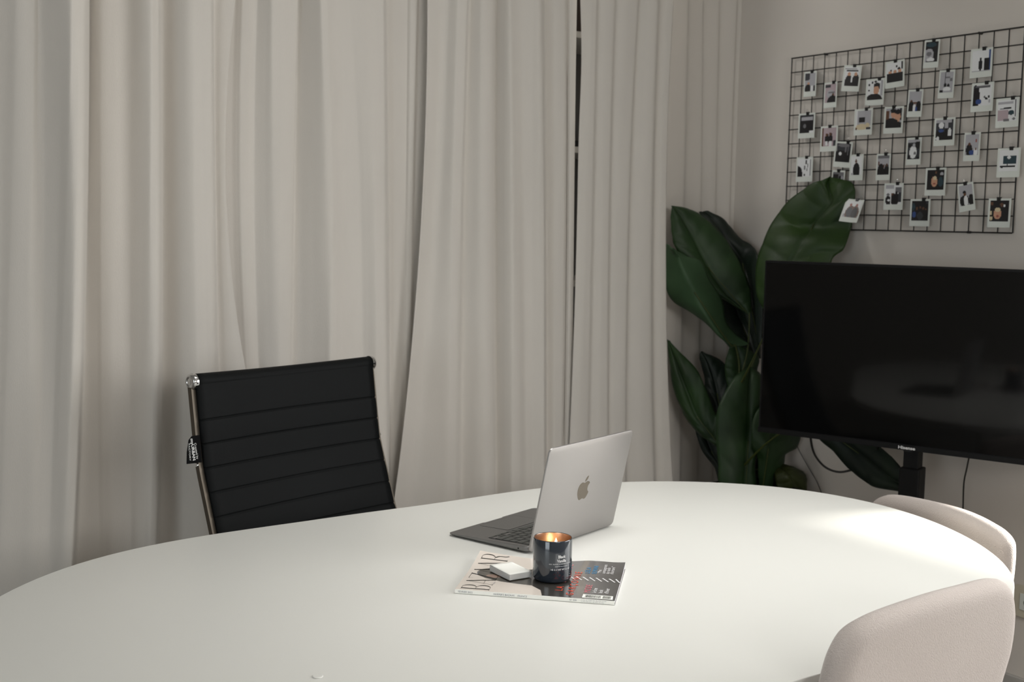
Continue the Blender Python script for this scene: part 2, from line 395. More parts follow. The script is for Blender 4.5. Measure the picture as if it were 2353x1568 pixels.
# storage shelving seen through the gap in the curtains
YS = 3.52
zA = ony(1327, 79, YS).z; zB = ony(1322, 344, YS).z
xs0, xs1 = 2.35, 3.15
un = empty('shelving_unit', ((xs0+xs1)/2, YS+.18, 0), 'white shelving unit glimpsed through the gap between curtains', 'shelf')
for x in (xs0, xs1-.02): finish('side_panel', rbox(x, x+.02, YS, YS+.36, 0, 2.45), M['shelf'], un)
finish('back_panel', rbox(xs0+.02, xs1-.02, YS+.34, YS+.355, 0, 2.45), M['alu_dark'], un)
for z in (.06, .42, .80, 1.18, zB, zA, 2.40):
    finish('shelf_board', rbox(xs0+.02, xs1-.02, YS, YS+.34, z-.011, z+.011), M['shelf'], un)
xg = ony(1322, 330, YS+.05).x
tag(finish('storage_case', rbox(xg-.12, xg+.13, YS+.02, YS+.26, zB+.0115, zB+.036), M['black'], bevel=.004), 'small black case lying on a shelf behind the curtain gap', 'case')
tag(finish('storage_box', rbox(xg-.14, xg+.16, YS+.02, YS+.3, zA+.0115, zA+.26), M['brown'], bevel=.004), 'dark brown box on the high shelf behind the curtain gap', 'box')

# ------------------------------------------------------------------ wire grid on the right wall
GY, GZ = 3.01987, 1.99516; DY, DZ = .05015, .04985
gx = XW-.012
grid = empty('wire_grid', (gx, GY-.45, GZ-.6), 'black wire grid panel on the right wall, hung with photos', 'wire grid')
bm = bmesh.new()
for i in range(19):
    tube(bm, [(gx, GY-i*DY, GZ), (gx, GY-i*DY, GZ-12*DZ)], .0019 if i not in (0, 18) else .0024, 6)
for j in range(13):
    tube(bm, [(gx-.003, GY, GZ-j*DZ), (gx-.003, GY-18*DY, GZ-j*DZ)], .0019 if j not in (0, 12) else .0024, 6)
finish('wire_mesh', bm, M['wire'], grid)
for i, j in ((3, 0), (15, 0), (3, 12), (15, 12)):
    bm = bmesh.new(); tube(bm, [(XW, GY-i*DY, GZ-j*DZ), (gx-.004, GY-i*DY, GZ-j*DZ)], .004, 8); finish('mounting_hook', bm, M['wire'], grid)

C = dict(k=(22, 22, 26), g=(112, 112, 116), w=(222, 224, 226), s=(196, 150, 124), b=(52, 76, 132), n=(96, 66, 50), l=(170, 170, 176), p=(176, 160, 166), d=(52, 54, 60), t=(40, 62, 72), y=(206, 192, 160), r=(150, 84, 74))
# px, py, square?, tilt deg, clip offset, what it shows, picture shapes in unit coordinates
PH = [
 (1862.1, 193.3, 0, 0, .12, 'one small figure under a dark corner', 'l', 'r 0 .6 .45 1 d|e .5 .42 .6 .22 l|e .35 .42 .12 .1 s|e .3 .15 .3 .25 k|r .55 0 .8 .3 w|r .85 0 1 .3 k'),
 (1908.8, 218.5, 0, 0, .22, 'a dark shoulder low on a pinkish ground', 'p', 'r 0 .8 .5 .95 d|e .5 .45 .35 .25 l|r .3 .5 .9 .56 g|e .75 .4 .12 .1 n|e .7 .02 .5 .35 k'),
 (1957.8, 180.3, 1, -6, .08, 'two people in dark coats', 'w', 'r .1 .78 .9 .84 d|r .0 .9 .8 .93 g|e .3 .15 .25 .45 k|e .78 .2 .25 .45 k|e .3 .62 .1 .1 s|e .75 .62 .1 .1 s|r .47 .2 .56 .7 w'),
 (2011.4, 211.7, 1, -1, .2, 'one dark-haired face before black spots', 'w', 'e .1 .8 .05 .07 k|e .3 .9 .06 .05 k|e .1 .5 .07 .06 k|e .5 .95 .08 .05 k|r .85 .2 1 1 l|e .6 .65 .22 .2 k|e .57 .5 .18 .24 s|e .6 .78 .2 .1 k|e .45 .0 .55 .32 k'),
 (2057.3, 170.3, 1, 3, .02, 'a row of people above a black block', 'w', 'r .88 .6 1 1 k|e .6 .8 .06 .07 k|e .25 .6 .07 .07 k|e .75 .65 .08 .07 k|e .2 .5 .1 .09 s|e .5 .52 .1 .09 s|e .8 .54 .1 .09 s|r 0 0 1 .46 k'),
 (1854.4, 289.0, 1, 0, .03, 'a dark room with one pale band', 'k', 'r .1 .68 .95 .9 l|r 0 .92 1 1 d|e .35 .4 .1 .12 g|r .7 0 1 .12 w'),
 (1905.7, 319.0, 1, 0, .02, 'two seated people against a pale wall', 'p', 'r 0 0 .08 1 n|e .35 .4 .14 .3 k|e .6 .4 .14 .35 k|e .32 .62 .08 .08 n|e .58 .66 .08 .08 n|r .25 .05 .42 .28 w|r .5 0 .68 .25 w|r .8 0 1 .3 d'),
 (1984.6, 280.5, 1, 0, .14, 'a black rectangle above a pale sofa', 'w', 'r .1 .2 1 1 l|r .22 .38 .62 .66 k|e .4 .14 .38 .16 y|e .78 .2 .16 .14 y|r .7 0 1 .1 d|r 0 0 .1 .12 n'),
 (2054.2, 276.0, 1, -1, -.03, 'two faces close together', 'l', 'r 0 .2 .2 .9 n|r .85 .4 1 1 d|e .45 .7 .14 .2 s|e .43 .88 .17 .12 k|e .73 .55 .2 .26 s|e .75 .82 .22 .13 k|e .35 .2 .45 .3 k|e .75 .02 .5 .28 k'),
 (2141.4, 123.8, 0, -2, .08, 'a dark crown over a pale blot', 'k', 'e .3 .35 .36 .32 l|e .45 .12 .3 .1 w|e .3 .4 .2 .12 g|r 0 .0 .12 .6 l|e .45 .85 .4 .12 t'),
 (2175.4, 193.5, 0, -2, .04, 'a thin hanging line in a pale room', 'l', 'r .36 .3 .41 1 d|r .41 .7 .75 .75 g|r .75 .55 .95 .7 g|e .4 .35 .12 .1 k|e .65 .33 .12 .09 k|r 0 0 .25 .1 k|e .55 .16 .3 .1 w'),
 (2255.8, 144.6, 1, 0, .1, 'two black upright shapes on white', 'w', 'r .88 0 1 1 b|e .45 .3 .09 .36 k|r .66 0 .96 .6 k|r 0 0 1 .03 l'),
 (2103.2, 237.4, 0, -2, .12, 'two small people under a blank sky', 'l', 'e .2 .2 .22 .3 k|e .8 .2 .22 .3 k|e .2 .52 .08 .07 n|e .5 .42 .14 .06 n|e .6 .1 .1 .15 b|e .45 .1 .12 .25 w'),
 (2258.3, 223.3, 1, 0, .16, 'a dark left side with scribbles', 'w', 'e .1 .4 .25 .6 k|r 0 .85 .9 .95 d|e .5 .92 .4 .05 g|e .3 .2 .16 .12 b|e .62 .4 .05 .05 k|e .72 .32 .07 .06 k|e .85 .4 .06 .07 k|e .9 .2 .05 .1 l'),
 (2315.5, 259.0, 1, 1, .22, 'a pale field with a blue-black diagonal', 'w', 'r .9 .2 .96 1 d|r 0 .8 .8 .92 l|r .0 .05 .55 .55 p|e .5 .62 .2 .05 k|e .3 .6 .2 .03 d|e .7 .4 .16 .12 t|r .3 0 .6 .12 g|e .85 .1 .1 .05 g'),
 (2171.0, 303.0, 1, 0, .0, 'a group of dark suits', 'd', 'r 0 .85 .9 1 l|e .3 .72 .14 .16 w|e .6 .7 .12 .18 l|e .25 .3 .25 .22 k|e .3 .45 .14 .08 b|e .6 .35 .1 .25 k|e .8 .3 .1 .3 w|r 0 0 1 .18 k|e .12 .08 .1 .1 w'),
 (2100.3, 347.8, 0, 0, .18, 'a pale coat between dark bars', 'd', 'r 0 .85 1 1 l|r 0 .6 .3 .75 k|r .65 .55 1 .9 k|e .45 .35 .3 .32 w|e .5 .7 .1 .1 l|e .6 .3 .12 .08 g|r 0 0 .25 .2 k|r .8 0 1 .1 k'),
 (2234.2, 337.5, 0, 0, .04, 'a man seen small at the lower left', 'l', 'e .3 .25 .24 .3 k|e .3 .55 .09 .08 n|e .5 .12 .2 .12 b|e .8 .15 .15 .18 w|e .8 .7 .06 .08 r|e .8 .3 .06 .06 n'),
 (2318.7, 374.1, 1, 0, .08, 'a dark screen on a stand', 'w', 'r .2 .33 .92 .74 t|e .5 .66 .1 .07 w|r .42 .25 .47 .33 d|r .05 .2 .85 .25 k|r .1 .17 .2 .2 k'),
 (2150.5, 418.0, 1, 0, .08, 'one bright face on black left of centre', 'k', 'e .42 .42 .18 .26 s|e .45 .58 .12 .1 y|e .42 .3 .08 .05 r|e .5 .85 .06 .06 n|e .85 .8 .1 .08 l|e .8 .4 .14 .25 t|e .4 .0 .4 .15 k'),
 (2221.5, 453.0, 0, 10, .0, 'one person in a pale jacket, hanging askew', 'l', 'e .35 .22 .35 .3 k|e .45 .22 .16 .28 w|e .4 .58 .1 .12 n|e .38 .66 .12 .06 k|e .85 .22 .2 .3 k|r .8 .0 1 .1 k'),
 (2114.6, 489.0, 1, 0, .16, 'several dim faces in a row on black', 'k', 'e .1 .7 .08 .2 t|e .3 .62 .07 .08 n|e .5 .66 .05 .07 n|e .68 .62 .07 .08 n|e .85 .58 .06 .05 n|e .15 .3 .12 .16 b|e .5 .25 .18 .2 d|r .85 .85 1 1 d'),
 (2297.2, 489.7, 1, 0, -.06, 'one pale face on black by the corner', 'k', 'e .4 .38 .2 .28 s|e .4 .55 .15 .1 y|e .42 .25 .08 .05 r|e .6 .8 .08 .1 n|e .75 .75 .05 .06 w|e .08 .85 .08 .08 n|e .05 .4 .06 .1 y|e .08 .15 .08 .1 y'),
 (1849.4, 389.6, 1, 0, .1, 'black brush strokes round a white curve', 'w', 'e 0 .1 .35 .5 k|e .55 .55 .3 .36 w|e .6 .8 .05 .12 k|e .72 .6 .04 .12 k|e .5 .5 .03 .2 g|e .68 .4 .04 .08 k|e .5 .1 .06 .05 k|r .92 .05 .96 .95 d'),
 (1937.6, 355.4, 1, -5, .22, 'one white dot on near black', 'd', 'r 0 0 1 .6 k|e .3 .45 .1 .1 w|r .6 .55 .68 .9 g|r .8 .4 .85 .9 g|e .5 .9 .4 .1 g'),
 (1925.6, 421.0, 0, -3, .0, 'dark shapes half hidden by a leaf', 'g', 'r 0 .6 .5 .9 k|e .65 .5 .15 .3 k|e .85 .6 .1 .2 l|r 0 0 1 .3 d'),
 (1968.5, 385.0, 0, 0, .08, 'one figure in black standing alone', 'w', 'e .5 .3 .3 .35 k|r .22 0 .78 .35 k|e .45 .72 .08 .12 n|e .15 .05 .1 .08 l'),
 (2030.5, 383.9, 0, 0, .14, 'a small group in black under a grey sky', 'l', 'r 0 .85 1 1 g|e .3 .25 .28 .32 k|e .8 .25 .2 .3 k|r 0 0 1 .2 k|e .1 .6 .07 .09 n|e .55 .45 .07 .08 n|e .8 .5 .07 .08 n'),
 (2053.9, 451.9, 1, 0, .18, 'three people below grey clouds', 'w', 'r .6 .6 1 .9 g|r .0 .8 .5 1 l|e .16 .2 .16 .26 k|e .15 .5 .08 .08 g|e .5 .25 .16 .34 k|e .42 .52 .06 .07 n|e .68 .3 .12 .4 k|r .8 .1 1 .6 d|e .2 .2 .08 .06 w'),
 (1958.0, 484.0, 1, 0, .1, 'a dark pair, pushed outward by the big leaf', 'w', 'r 0 0 1 .2 l|e .38 .25 .28 .45 n|e .72 .25 .28 .45 n|e .36 .3 .2 .3 d|e .7 .25 .2 .35 k|e .33 .75 .07 .08 r|e .72 .75 .07 .08 r'),
]
def picture_bm(w, h, fn_pos, bg, shapes, nx=20, ny=26):
    bm = bmesh.new(); cl = bm.loops.layers.float_color.new('print')
    g = [[bm.verts.new(fn_pos(lerp(-w/2, w/2, i/nx), lerp(-h/2, h/2, j/ny))) for i in range(nx+1)] for j in range(ny+1)]
    def colat(u, v):
        c = C[bg]
        for s in shapes.split('|'):
            q = s.split(); k = [float(t) for t in q[1:5]]
            if q[0] == 'e' and ((u-k[0])/k[2])**2 + ((v-k[1])/k[3])**2 < 1: c = C[q[5]]
            if q[0] == 'r' and k[0] <= u <= k[2] and k[1] <= v <= k[3]: c = C[q[5]]
        return rgb(*c)
    for j in range(ny):
        for i in range(nx):
            f = bm.faces.new((g[j][i], g[j][i+1], g[j+1][i+1], g[j+1][i]))
            c = colat((i+.5)/nx, (j+.5)/ny)
            for l in f.loops: l[cl] = c
    return bm
PG = 'instant photos clipped to the wire grid'
for n, (px, py, sq, tilt, co, what, bg, shapes) in enumerate(PH):
    w = .075 if sq else .056; h = .086
    last = (n == len(PH)-1)
    P = onx(px, py, XW-.024)
    ux = Vector((0, -1, 0)); uz = Vector((0, 0, 1)); un_ = Vector((-1, 0, 0))   # photo right, up, out of the wall
    if last:      # its lower end is pushed out by the leaf
        a = onx(1947, 457, XW-.045); b = onx(1987, 460.5, XW-.045); c = onx(1928, 510, XW-.086); d = onx(1969, 512, XW-.086)
        ux = (b-a).normalized(); uz = ((a+b)/2-(c+d)/2).normalized(); P = (a+b+c+d)/4
        un_ = ux.cross(uz); un_ = -un_ if un_.x > 0 else un_
    ct, st_ = math.cos(math.radians(tilt)), math.sin(math.radians(tilt))
    tipout = random.uniform(.0, .06) if not last else 0      # lower end stands off a little
    def pos(a, b, d=0, P=P, ux=ux, uz=uz, un_=un_, ct=ct, st_=st_, tipout=tipout):
        a2, b2 = a*ct - b*st_, a*st_ + b*ct
        return P + ux*a2 + uz*b2 + un_*(d + tipout*(.043-b)*.3 + 1.2*a*a)
    root = empty('instant_photo', P, ('square' if sq else 'narrow')+' instant photo showing '+what, 'photo', PG)
    bm = bmesh.new(); NX, NZ = 6, 8
    pass
    gr = [[[bm.verts.new(pos(lerp(-w/2, w/2, i/NX), lerp(-h/2, h/2, j/NZ), d)) for i in range(NX+1)] for j in range(NZ+1)] for d in (0, .0007)]
    for j in range(NZ):
        for i in range(NX):
            bm.faces.new((gr[1][j][i], gr[1][j][i+1], gr[1][j+1][i+1], gr[1][j+1][i]))
            bm.faces.new((gr[0][j][i], gr[0][j+1][i], gr[0][j+1][i+1], gr[0][j][i+1]))
    for j in range(NZ):
        for i in (0, NX): bm.faces.new((gr[0][j][i], gr[1][j][i], gr[1][j+1][i], gr[0][j+1][i]))
    for i in range(NX):
        for j in (0, NZ): bm.faces.new((gr[0][j][i], gr[0][j][i+1], gr[1][j][i+1], gr[1][j][i]))
    finish('card_frame', bm, M['frame'], root)
    pw = .062 if sq else .046
    bm = picture_bm(pw, .062, lambda a, b: pos(a, b+.006, .0012), bg, shapes)
    finish('picture', bm, M['print'], root)
    # binder clip on the top edge
    cx = co*w
    ck = empty('binder_clip', pos(cx, h/2, .001), 'small black clip on the photo of '+what, 'clip', 'small black clips holding the photos')
    bm = bmesh.new()
    pr = [(-.006, -.007, .0026), (.006, -.007, .0026), (.0065, .004, .006), (-.0065, .004, .006)]
    fr = [bm.verts.new(pos(cx+x, h/2+z, .001+y*.45)) for x, z, y in pr]; bk = [bm.verts.new(pos(cx+x, h/2+z, -.0008-y*.45)) for x, z, y in pr]
    bm.faces.new(fr); bm.faces.new(bk[::-1])
    for i in range(4): bm.faces.new((fr[i], bk[i], bk[(i+1) % 4], fr[(i+1) % 4]))
    finish('clip_body', bm, M['black'], ck, bevel=.0005)
    bm = bmesh.new()
    tube(bm, [pos(cx-.003, h/2+.004, .003), pos(cx-.0025, h/2+.012, .004), pos(cx+.0025, h/2+.012, .004), pos(cx+.003, h/2+.004, .003)], .0005, 5)
    finish('wire_handle', bm, M['chrome'], ck)

# wall socket strip near the floor
y1, z1 = 2.052, .352
so = empty('wall_socket', (XW, 1.94, .256), 'beige double socket plate low on the right wall', 'socket')
bm = bmesh.new()
pl = []
for cy, cz, a0 in ((-1, 1, 90), (-1, -1, 180), (1, -1, 270), (1, 1, 0)):
    for k in range(7):
        a = math.radians(a0 + k*15)
        pl.append((1.955 - cy*(-.075) + math.cos(a)*.022*1 , .304 + cz*.026 + math.sin(a)*.022) if False else (1.955 + (.075 if cy < 0 else -.075)*1.0 + (-math.cos(a))*.022, .304 + cz*.026 + math.sin(a)*.022))
prism(bm, [(p[0], p[1]) for p in pl], 0, .009, Matrix(((0, 0, -1, XW), (1, 0, 0, 0), (0, 1, 0, 0), (0, 0, 0, 1))))
finish('face_plate', bm, M['plate'], so, bevel=.002)
for yc in (1.995, 1.915):
    bm = bmesh.new(); prism(bm, [(yc-.026, .279), (yc+.026, .279), (yc+.026, .329), (yc-.026, .329)], .009, .012, Matrix(((0, 0, -1, XW), (1, 0, 0, 0), (0, 1, 0, 0), (0, 0, 0, 1))))
    sk = finish('socket_insert', bm, M['frame'], so, bevel=.002)
    bm = bmesh.new(); tube(bm, [(XW-.0121, yc, .304), (XW-.0128, yc, .304)], .012, 16); finish('socket_hole', bm, M['brown'], sk, world=True)

# ------------------------------------------------------------------ television on a floor stand
TL = Vector((2.7662, 2.6837, 1.29604)); TE = Vector((3.0963, 1.7919, 1.29604)); th = .547
tu = (TE-TL).normalized(); tn = Vector((tu.y, -tu.x, 0)); tn = -tn if tn.dot(-TL) < 0 else tn
tw = (TE-TL).length; MT = Matrix((tu.to_4d()*0,)*4) if False else None
def tvp(a, b, d): return TL + tu*a - Vector((0, 0, 1))*b + tn*d       # a right, b down, d towards viewer
def tvbox(a0, a1, b0, b1, d0, d1):
    bm = bmesh.new()
    v = [bm.verts.new(tvp(a, b, d)) for a, b, d in ((a0,b0,d0),(a1,b0,d0),(a1,b1,d0),(a0,b1,d0),(a0,b0,d1),(a1,b0,d1),(a1,b1,d1),(a0,b1,d1))]
    for f in ((0,3,2,1),(4,5,6,7),(0,1,5,4),(1,2,6,5),(2,3,7,6),(3,0,4,7)): bm.faces.new([v[i] for i in f])
    return bm
tb = tvp(tw/2, th, -.05)
tv = empty('television', (tb.x, tb.y, TL.z-th), 'large black flat television, switched off, before the plant', 'television')
finish('casing', tvbox(0, tw, 0, th, -.035, 0), M['black_matte'], tv, bevel=.003)
finish('screen', tvbox(.007, tw-.007, .007, th-.018, -.001, .0012), M['tvscreen'], tv)
finish('bottom_bezel', tvbox(.0, tw, th-.016, th, 0, .004), M['black_matte'], tv, bevel=.001)
bm = bmesh.new(); t = text_mesh('Hisense', .016, .0002, .0004, align='CENTER')
joinbm(bm, t, lambda c: tvp(tw/2-.001 + c.x, th-.0035 - c.y*.8, .0045 + c.z))
finish('logo', bm, M['white_ink'], tv)
finish('back_housing', tvbox(.2, tw-.2, .12, th-.05, -.075, -.035), M['black_matte'], tv, bevel=.006)
finish('sensor', tvbox(tw/2-.012, tw/2+.012, th, th+.004, -.02, -.002), M['black'], tv)
st = empty('television_stand', (tb.x, tb.y, 0), 'black telescopic column stand carrying the television', 'stand')
ca = tw/2-.012
finish('inner_column', tvbox(ca-.023, ca+.023, .2, .66, -.125, -.078), M['black_matte'], st, bevel=.003)
finish('outer_column', tvbox(ca-.031, ca+.031, .615, TL.z-.03, -.135, -.068), M['black_matte'], st, bevel=.004)
finish('mounting_plate', tvbox(ca-.15, ca+.15, .15, .40, -.078, -.0755), M['black_matte'], st)
finish('foot_plate', tvbox(ca-.30, ca+.30, TL.z-.03, TL.z, -.21, .12), M['black_matte'], st, bevel=.006)
def cable(pts, r, label, name='power_cable', n=40):
    bm = bmesh.new(); tube(bm, crom(pts, n), r, 8); o = finish(name, bm, M['cable'], smooth=True); tag(o, label, 'cable'); return o
B = lambda px, py, X: onx(px, py, X)
cable([B(1864, 985, 2.90), B(1863, 1010, 2.92), B(1872, 1045, 2.96), B(1895, 1073, 3.0), B(1925, 1085, 3.03), B(1955, 1081, 3.06), B(1985, 1068, 3.08), B(2010, 1045, 3.05), B(2020, 1020, 3.0)], .0036, 'thick black cable looping below the television beside the plant')
pw_ = [B(2228, 1045, 3.04), B(2222, 1075, 3.10), B(2215, 1110, 3.16), B(2213, 1165, 3.19), B(2211, 1230, 3.20)]
pw_ += [Vector((3.195, pw_[-1].y, .35)), Vector((3.195, pw_[-1].y+.01, .05))]
cable(pw_, .0024, 'thin black cable hanging straight from the right of the television')
cable([B(1826, 1010, 3.19), B(1836, 1035, 3.2), B(1858, 1075, 3.205), B(1878, 1110, 3.208), B(1890, 1150, 3.21), B(1893, 1230, 3.21)], .0012, 'very thin dark cable slanting down the wall beside the plant pot')

# ------------------------------------------------------------------ leafy plant in the corner
pc = Vector((2.965, 2.895, 0))
pl_ = empty('potted_plant', pc, 'tall dark green broad-leaved plant in the corner behind the television', 'plant')
bm = bmesh.new(); PW, PH_ = .15, .50
rg = []
for k, z in ((.80, 0), (1, .49), (1, PH_), (.93, PH_), (.92, PH_-.03)):
    rg.append([bm.verts.new(pc+Vector((sx*PW*k, sy*PW*k, z))) for sx, sy in ((-1, -1), (1, -1), (1, 1), (-1, 1))])
for a, b in zip(rg, rg[1:]):
    for k in range(4): bm.faces.new((a[k], a[(k+1) % 4], b[(k+1) % 4], b[k]))
bm.faces.new(rg[0][::-1])
finish('planter', bm, M['pot'], pl_, bevel=.004)
finish('soil', rbox(pc.x-PW*.92, pc.x+PW*.92, pc.y-PW*.92, pc.y+PW*.92, PH_-.045, PH_-.03), M['soil'], pl_)
for k in range(3):
    bm = bmesh.new(); q = Vector((.03*math.cos(k*2.1), .11+.02*math.sin(k*2.1), 0))
    tube(bm, [pc+q+Vector((0, 0, .46)), pc+q+Vector((.01, .01, .62)), pc+q+Vector((.02, .02, .80))], [.014, .012, .007], 10)
    finish('trunk', bm, M['trunk'], pl_, smooth=True)
def plane_pt(px, py, d):
    k, val = d
    p = onx(px, py, val) if k == 'x' else ony(px, py, val)
    return p if p.x < 3.19 else onx(px, py, 3.19)
def leaf(stations, m, base=None, bulge=.012, nst=72, ns=10, veins=7, wav=.003, stemr=.004, m_stem='stem', ripple=0):
    """stations tip->base: ((Lpx,Lpy),(Mpx,Mpy),(Rpx,Rpy),(plane L),(plane M),(plane R))"""
    Ls = [plane_pt(*s[0], s[3]) for s in stations]; Ms = [plane_pt(*s[1], s[4]) for s in stations]; Rs = [plane_pt(*s[2], s[5]) for s in stations]
    Ls, Ms, Rs = crom(Ls, nst), crom(Ms, nst), crom(Rs, nst)
    bm = bmesh.new(); rows = []
    for j in range(nst):
        tang = (Ms[min(j+1, nst-1)]-Ms[max(j-1, 0)]); row = []
        nrm = tang.cross(Rs[j]-Ls[j])
        nrm = nrm.normalized() if nrm.length > 1e-7 else Vector((0, -1, 0))
        if nrm.dot(CAM-Ms[j]) < 0: nrm = -nrm
        for k in range(-ns, ns+1):
            t = abs(k)/ns
            e = Rs[j] if k > 0 else Ls[j]
            p = Ms[j].lerp(e, t)
            wdt = (e-Ms[j]).length
            off = bulge*math.sin(PI*t)*min(1, wdt/.05) + (wav*(abs(math.sin((j/nst*veins + t*.75)*PI))**.6-.6)*min(1, t*3)*min(1, wdt/.05)) + (ripple*math.sin(j*1.1+k*.3)*t*t)
            if abs(k) <= 0: off -= .005
            row.append(bm.verts.new(p + nrm*off))
        rows.append(row)
    for a, b in zip(rows, rows[1:]):
        for k in range(2*ns): bm.faces.new((a[k], a[k+1], b[k+1], b[k]))
    bmesh.ops.remove_doubles(bm, verts=bm.verts, dist=.0002)
    o = finish('leaf', bm, m, pl_, smooth=True)
    s = o.modifiers.new('thick', 'SOLIDIFY'); s.thickness = .0012; s.offset = 0
    if base is not None:
        bm = bmesh.new(); P0 = Ms[-1]
        mid = P0.lerp(base, .45) + (P0-Ms[-4]).normalized()*.02
        tube(bm, crom([Ms[nst//2], Ms[-6], P0, mid, base], 22), [lerp(.0015, stemr, i/21) for i in range(22)], 8)
        finish('leaf_stem', bm, M[m_stem], pl_, smooth=True)
Y_ = lambda v: ('y', v)
X_ = lambda v: ('x', v)
crown = Vector((2.985, 3.02, .80))
low = Vector((2.98, 3.0, .52))
# big leaf upper left
leaf([((1544, 473), (1544, 473), (1544, 473), Y_(3.2), Y_(3.2), Y_(3.2)), ((1541, 500), (1562, 496), (1585, 481), Y_(3.2), Y_(3.19), Y_(3.2)), ((1544, 540), (1588, 540), (1625, 505), Y_(3.19), Y_(3.17), Y_(3.17)),
      ((1552, 570), (1613, 588), (1668, 550), Y_(3.18), Y_(3.15), Y_(3.13)), ((1580, 610), (1638, 634), (1700, 605), Y_(3.16), Y_(3.12), Y_(3.09)), ((1622, 660), (1668, 675), (1722, 655), Y_(3.13), Y_(3.09), Y_(3.06)),
      ((1672, 694), (1698, 702), (1726, 690), Y_(3.09), Y_(3.06), Y_(3.04)), ((1719, 722), (1722, 724), (1725, 720), Y_(3.04), Y_(3.03), Y_(3.03))], M['leaf'], crown, veins=9)
# dark leaf behind it
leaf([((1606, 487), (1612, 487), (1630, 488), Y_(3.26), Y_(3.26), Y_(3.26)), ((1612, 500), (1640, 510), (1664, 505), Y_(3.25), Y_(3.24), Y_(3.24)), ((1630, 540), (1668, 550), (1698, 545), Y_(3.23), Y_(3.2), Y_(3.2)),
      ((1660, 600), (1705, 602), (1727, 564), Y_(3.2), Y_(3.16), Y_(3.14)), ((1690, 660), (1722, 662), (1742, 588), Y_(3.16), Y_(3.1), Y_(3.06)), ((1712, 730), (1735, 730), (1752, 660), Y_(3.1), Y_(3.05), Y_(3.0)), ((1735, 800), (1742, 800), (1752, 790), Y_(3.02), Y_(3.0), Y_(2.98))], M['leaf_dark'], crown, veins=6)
# folded leaf, pale half
leaf([((1545, 570), (1547, 571), (1549, 573), Y_(3.14), Y_(3.13), Y_(3.14)), ((1531, 562), (1557, 590), (1580, 590), Y_(3.22), Y_(3.12), Y_(3.13)), ((1529, 600), (1568, 618), (1612, 602), Y_(3.22), Y_(3.10), Y_(3.12)),
      ((1530, 658), (1585, 650), (1630, 642), Y_(3.2), Y_(3.08), Y_(3.11)), ((1547, 693), (1605, 690), (1660, 690), Y_(3.18), Y_(3.07), Y_(3.09)), ((1590, 720), (1625, 730), (1668, 738), Y_(3.14), Y_(3.05), Y_(3.07)), ((1640, 757), (1655, 775), (1690, 768), Y_(3.1), Y_(3.03), Y_(3.04)), ((1676, 798), (1690, 795), (1722, 790), Y_(3.05), Y_(3.01), Y_(3.0))], [M['leaf_pale'], M['leaf_dark']], crown, veins=4, bulge=.006)
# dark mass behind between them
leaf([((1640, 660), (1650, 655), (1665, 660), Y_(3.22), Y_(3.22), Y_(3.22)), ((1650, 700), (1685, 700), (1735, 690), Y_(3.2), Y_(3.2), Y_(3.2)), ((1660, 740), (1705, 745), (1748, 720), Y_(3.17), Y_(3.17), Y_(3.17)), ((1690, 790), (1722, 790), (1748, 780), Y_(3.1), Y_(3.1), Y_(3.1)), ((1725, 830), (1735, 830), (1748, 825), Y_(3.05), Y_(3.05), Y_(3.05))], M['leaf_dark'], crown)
# lower left leaf
leaf([((1533, 780), (1535, 782), (1540, 786), Y_(3.24), Y_(3.24), Y_(3.24)), ((1538, 830), (1556, 840), (1565, 812), Y_(3.24), Y_(3.21), Y_(3.2)), ((1546, 888), (1580, 905), (1600, 848), Y_(3.22), Y_(3.17), Y_(3.16)), ((1562, 932), (1600, 955), (1620, 890), Y_(3.19), Y_(3.13), Y_(3.12)),
      ((1580, 968), (1622, 990), (1640, 940), Y_(3.17), Y_(3.1), Y_(3.09)), ((1610, 1000), (1640, 1010), (1652, 975), Y_(3.14), Y_(3.08), Y_(3.06)), ((1650, 1022), (1654, 1022), (1657, 1015), Y_(3.1), Y_(3.05), Y_(3.05))], M['leaf'], low, veins=6)
leaf([((1590, 960), (1600, 955), (1615, 960), Y_(3.2), Y_(3.2), Y_(3.2)), ((1596, 985), (1615, 990), (1640, 985), Y_(3.19), Y_(3.18), Y_(3.17)), ((1613, 1036), (1634, 1036), (1665, 1030), Y_(3.17), Y_(3.15), Y_(3.12)), ((1642, 1076), (1655, 1076), (1680, 1076), Y_(3.14), Y_(3.1), Y_(3.08)), ((1652, 1115), (1665, 1118), (1690, 1120), Y_(3.1), Y_(3.08), Y_(3.05))], M['leaf_dark'], low)
# small dark leaf
leaf([((1608, 812), (1612, 807), (1616, 812), Y_(3.22), Y_(3.22), Y_(3.22)), ((1608, 826), (1628, 836), (1642, 820), Y_(3.22), Y_(3.19), Y_(3.2)), ((1619, 870), (1642, 880), (1666, 838), Y_(3.2), Y_(3.16), Y_(3.17)), ((1620, 905), (1652, 925), (1688, 880), Y_(3.18), Y_(3.12), Y_(3.12)), ((1640, 950), (1660, 970), (1690, 940), Y_(3.14), Y_(3.09), Y_(3.08)), ((1665, 1010), (1668, 1012), (1675, 1010), Y_(3.08), Y_(3.05), Y_(3.05))], M['leaf_dark'], low)
# leaf between the tiers
leaf([((1676, 798), (1690, 790), (1700, 795), Y_(3.08), Y_(3.08), Y_(3.08)), ((1666, 835), (1700, 830), (1742, 818), Y_(3.08), Y_(3.06), Y_(3.04)), ((1668, 870), (1705, 868), (1740, 850), Y_(3.08), Y_(3.05), Y_(3.03)), ((1680, 910), (1708, 910), (1730, 900), Y_(3.06), Y_(3.04), Y_(3.02)), ((1700, 960), (1708, 960), (1715, 960), Y_(3.04), Y_(3.02), Y_(3.0))], M['leaf'], low)
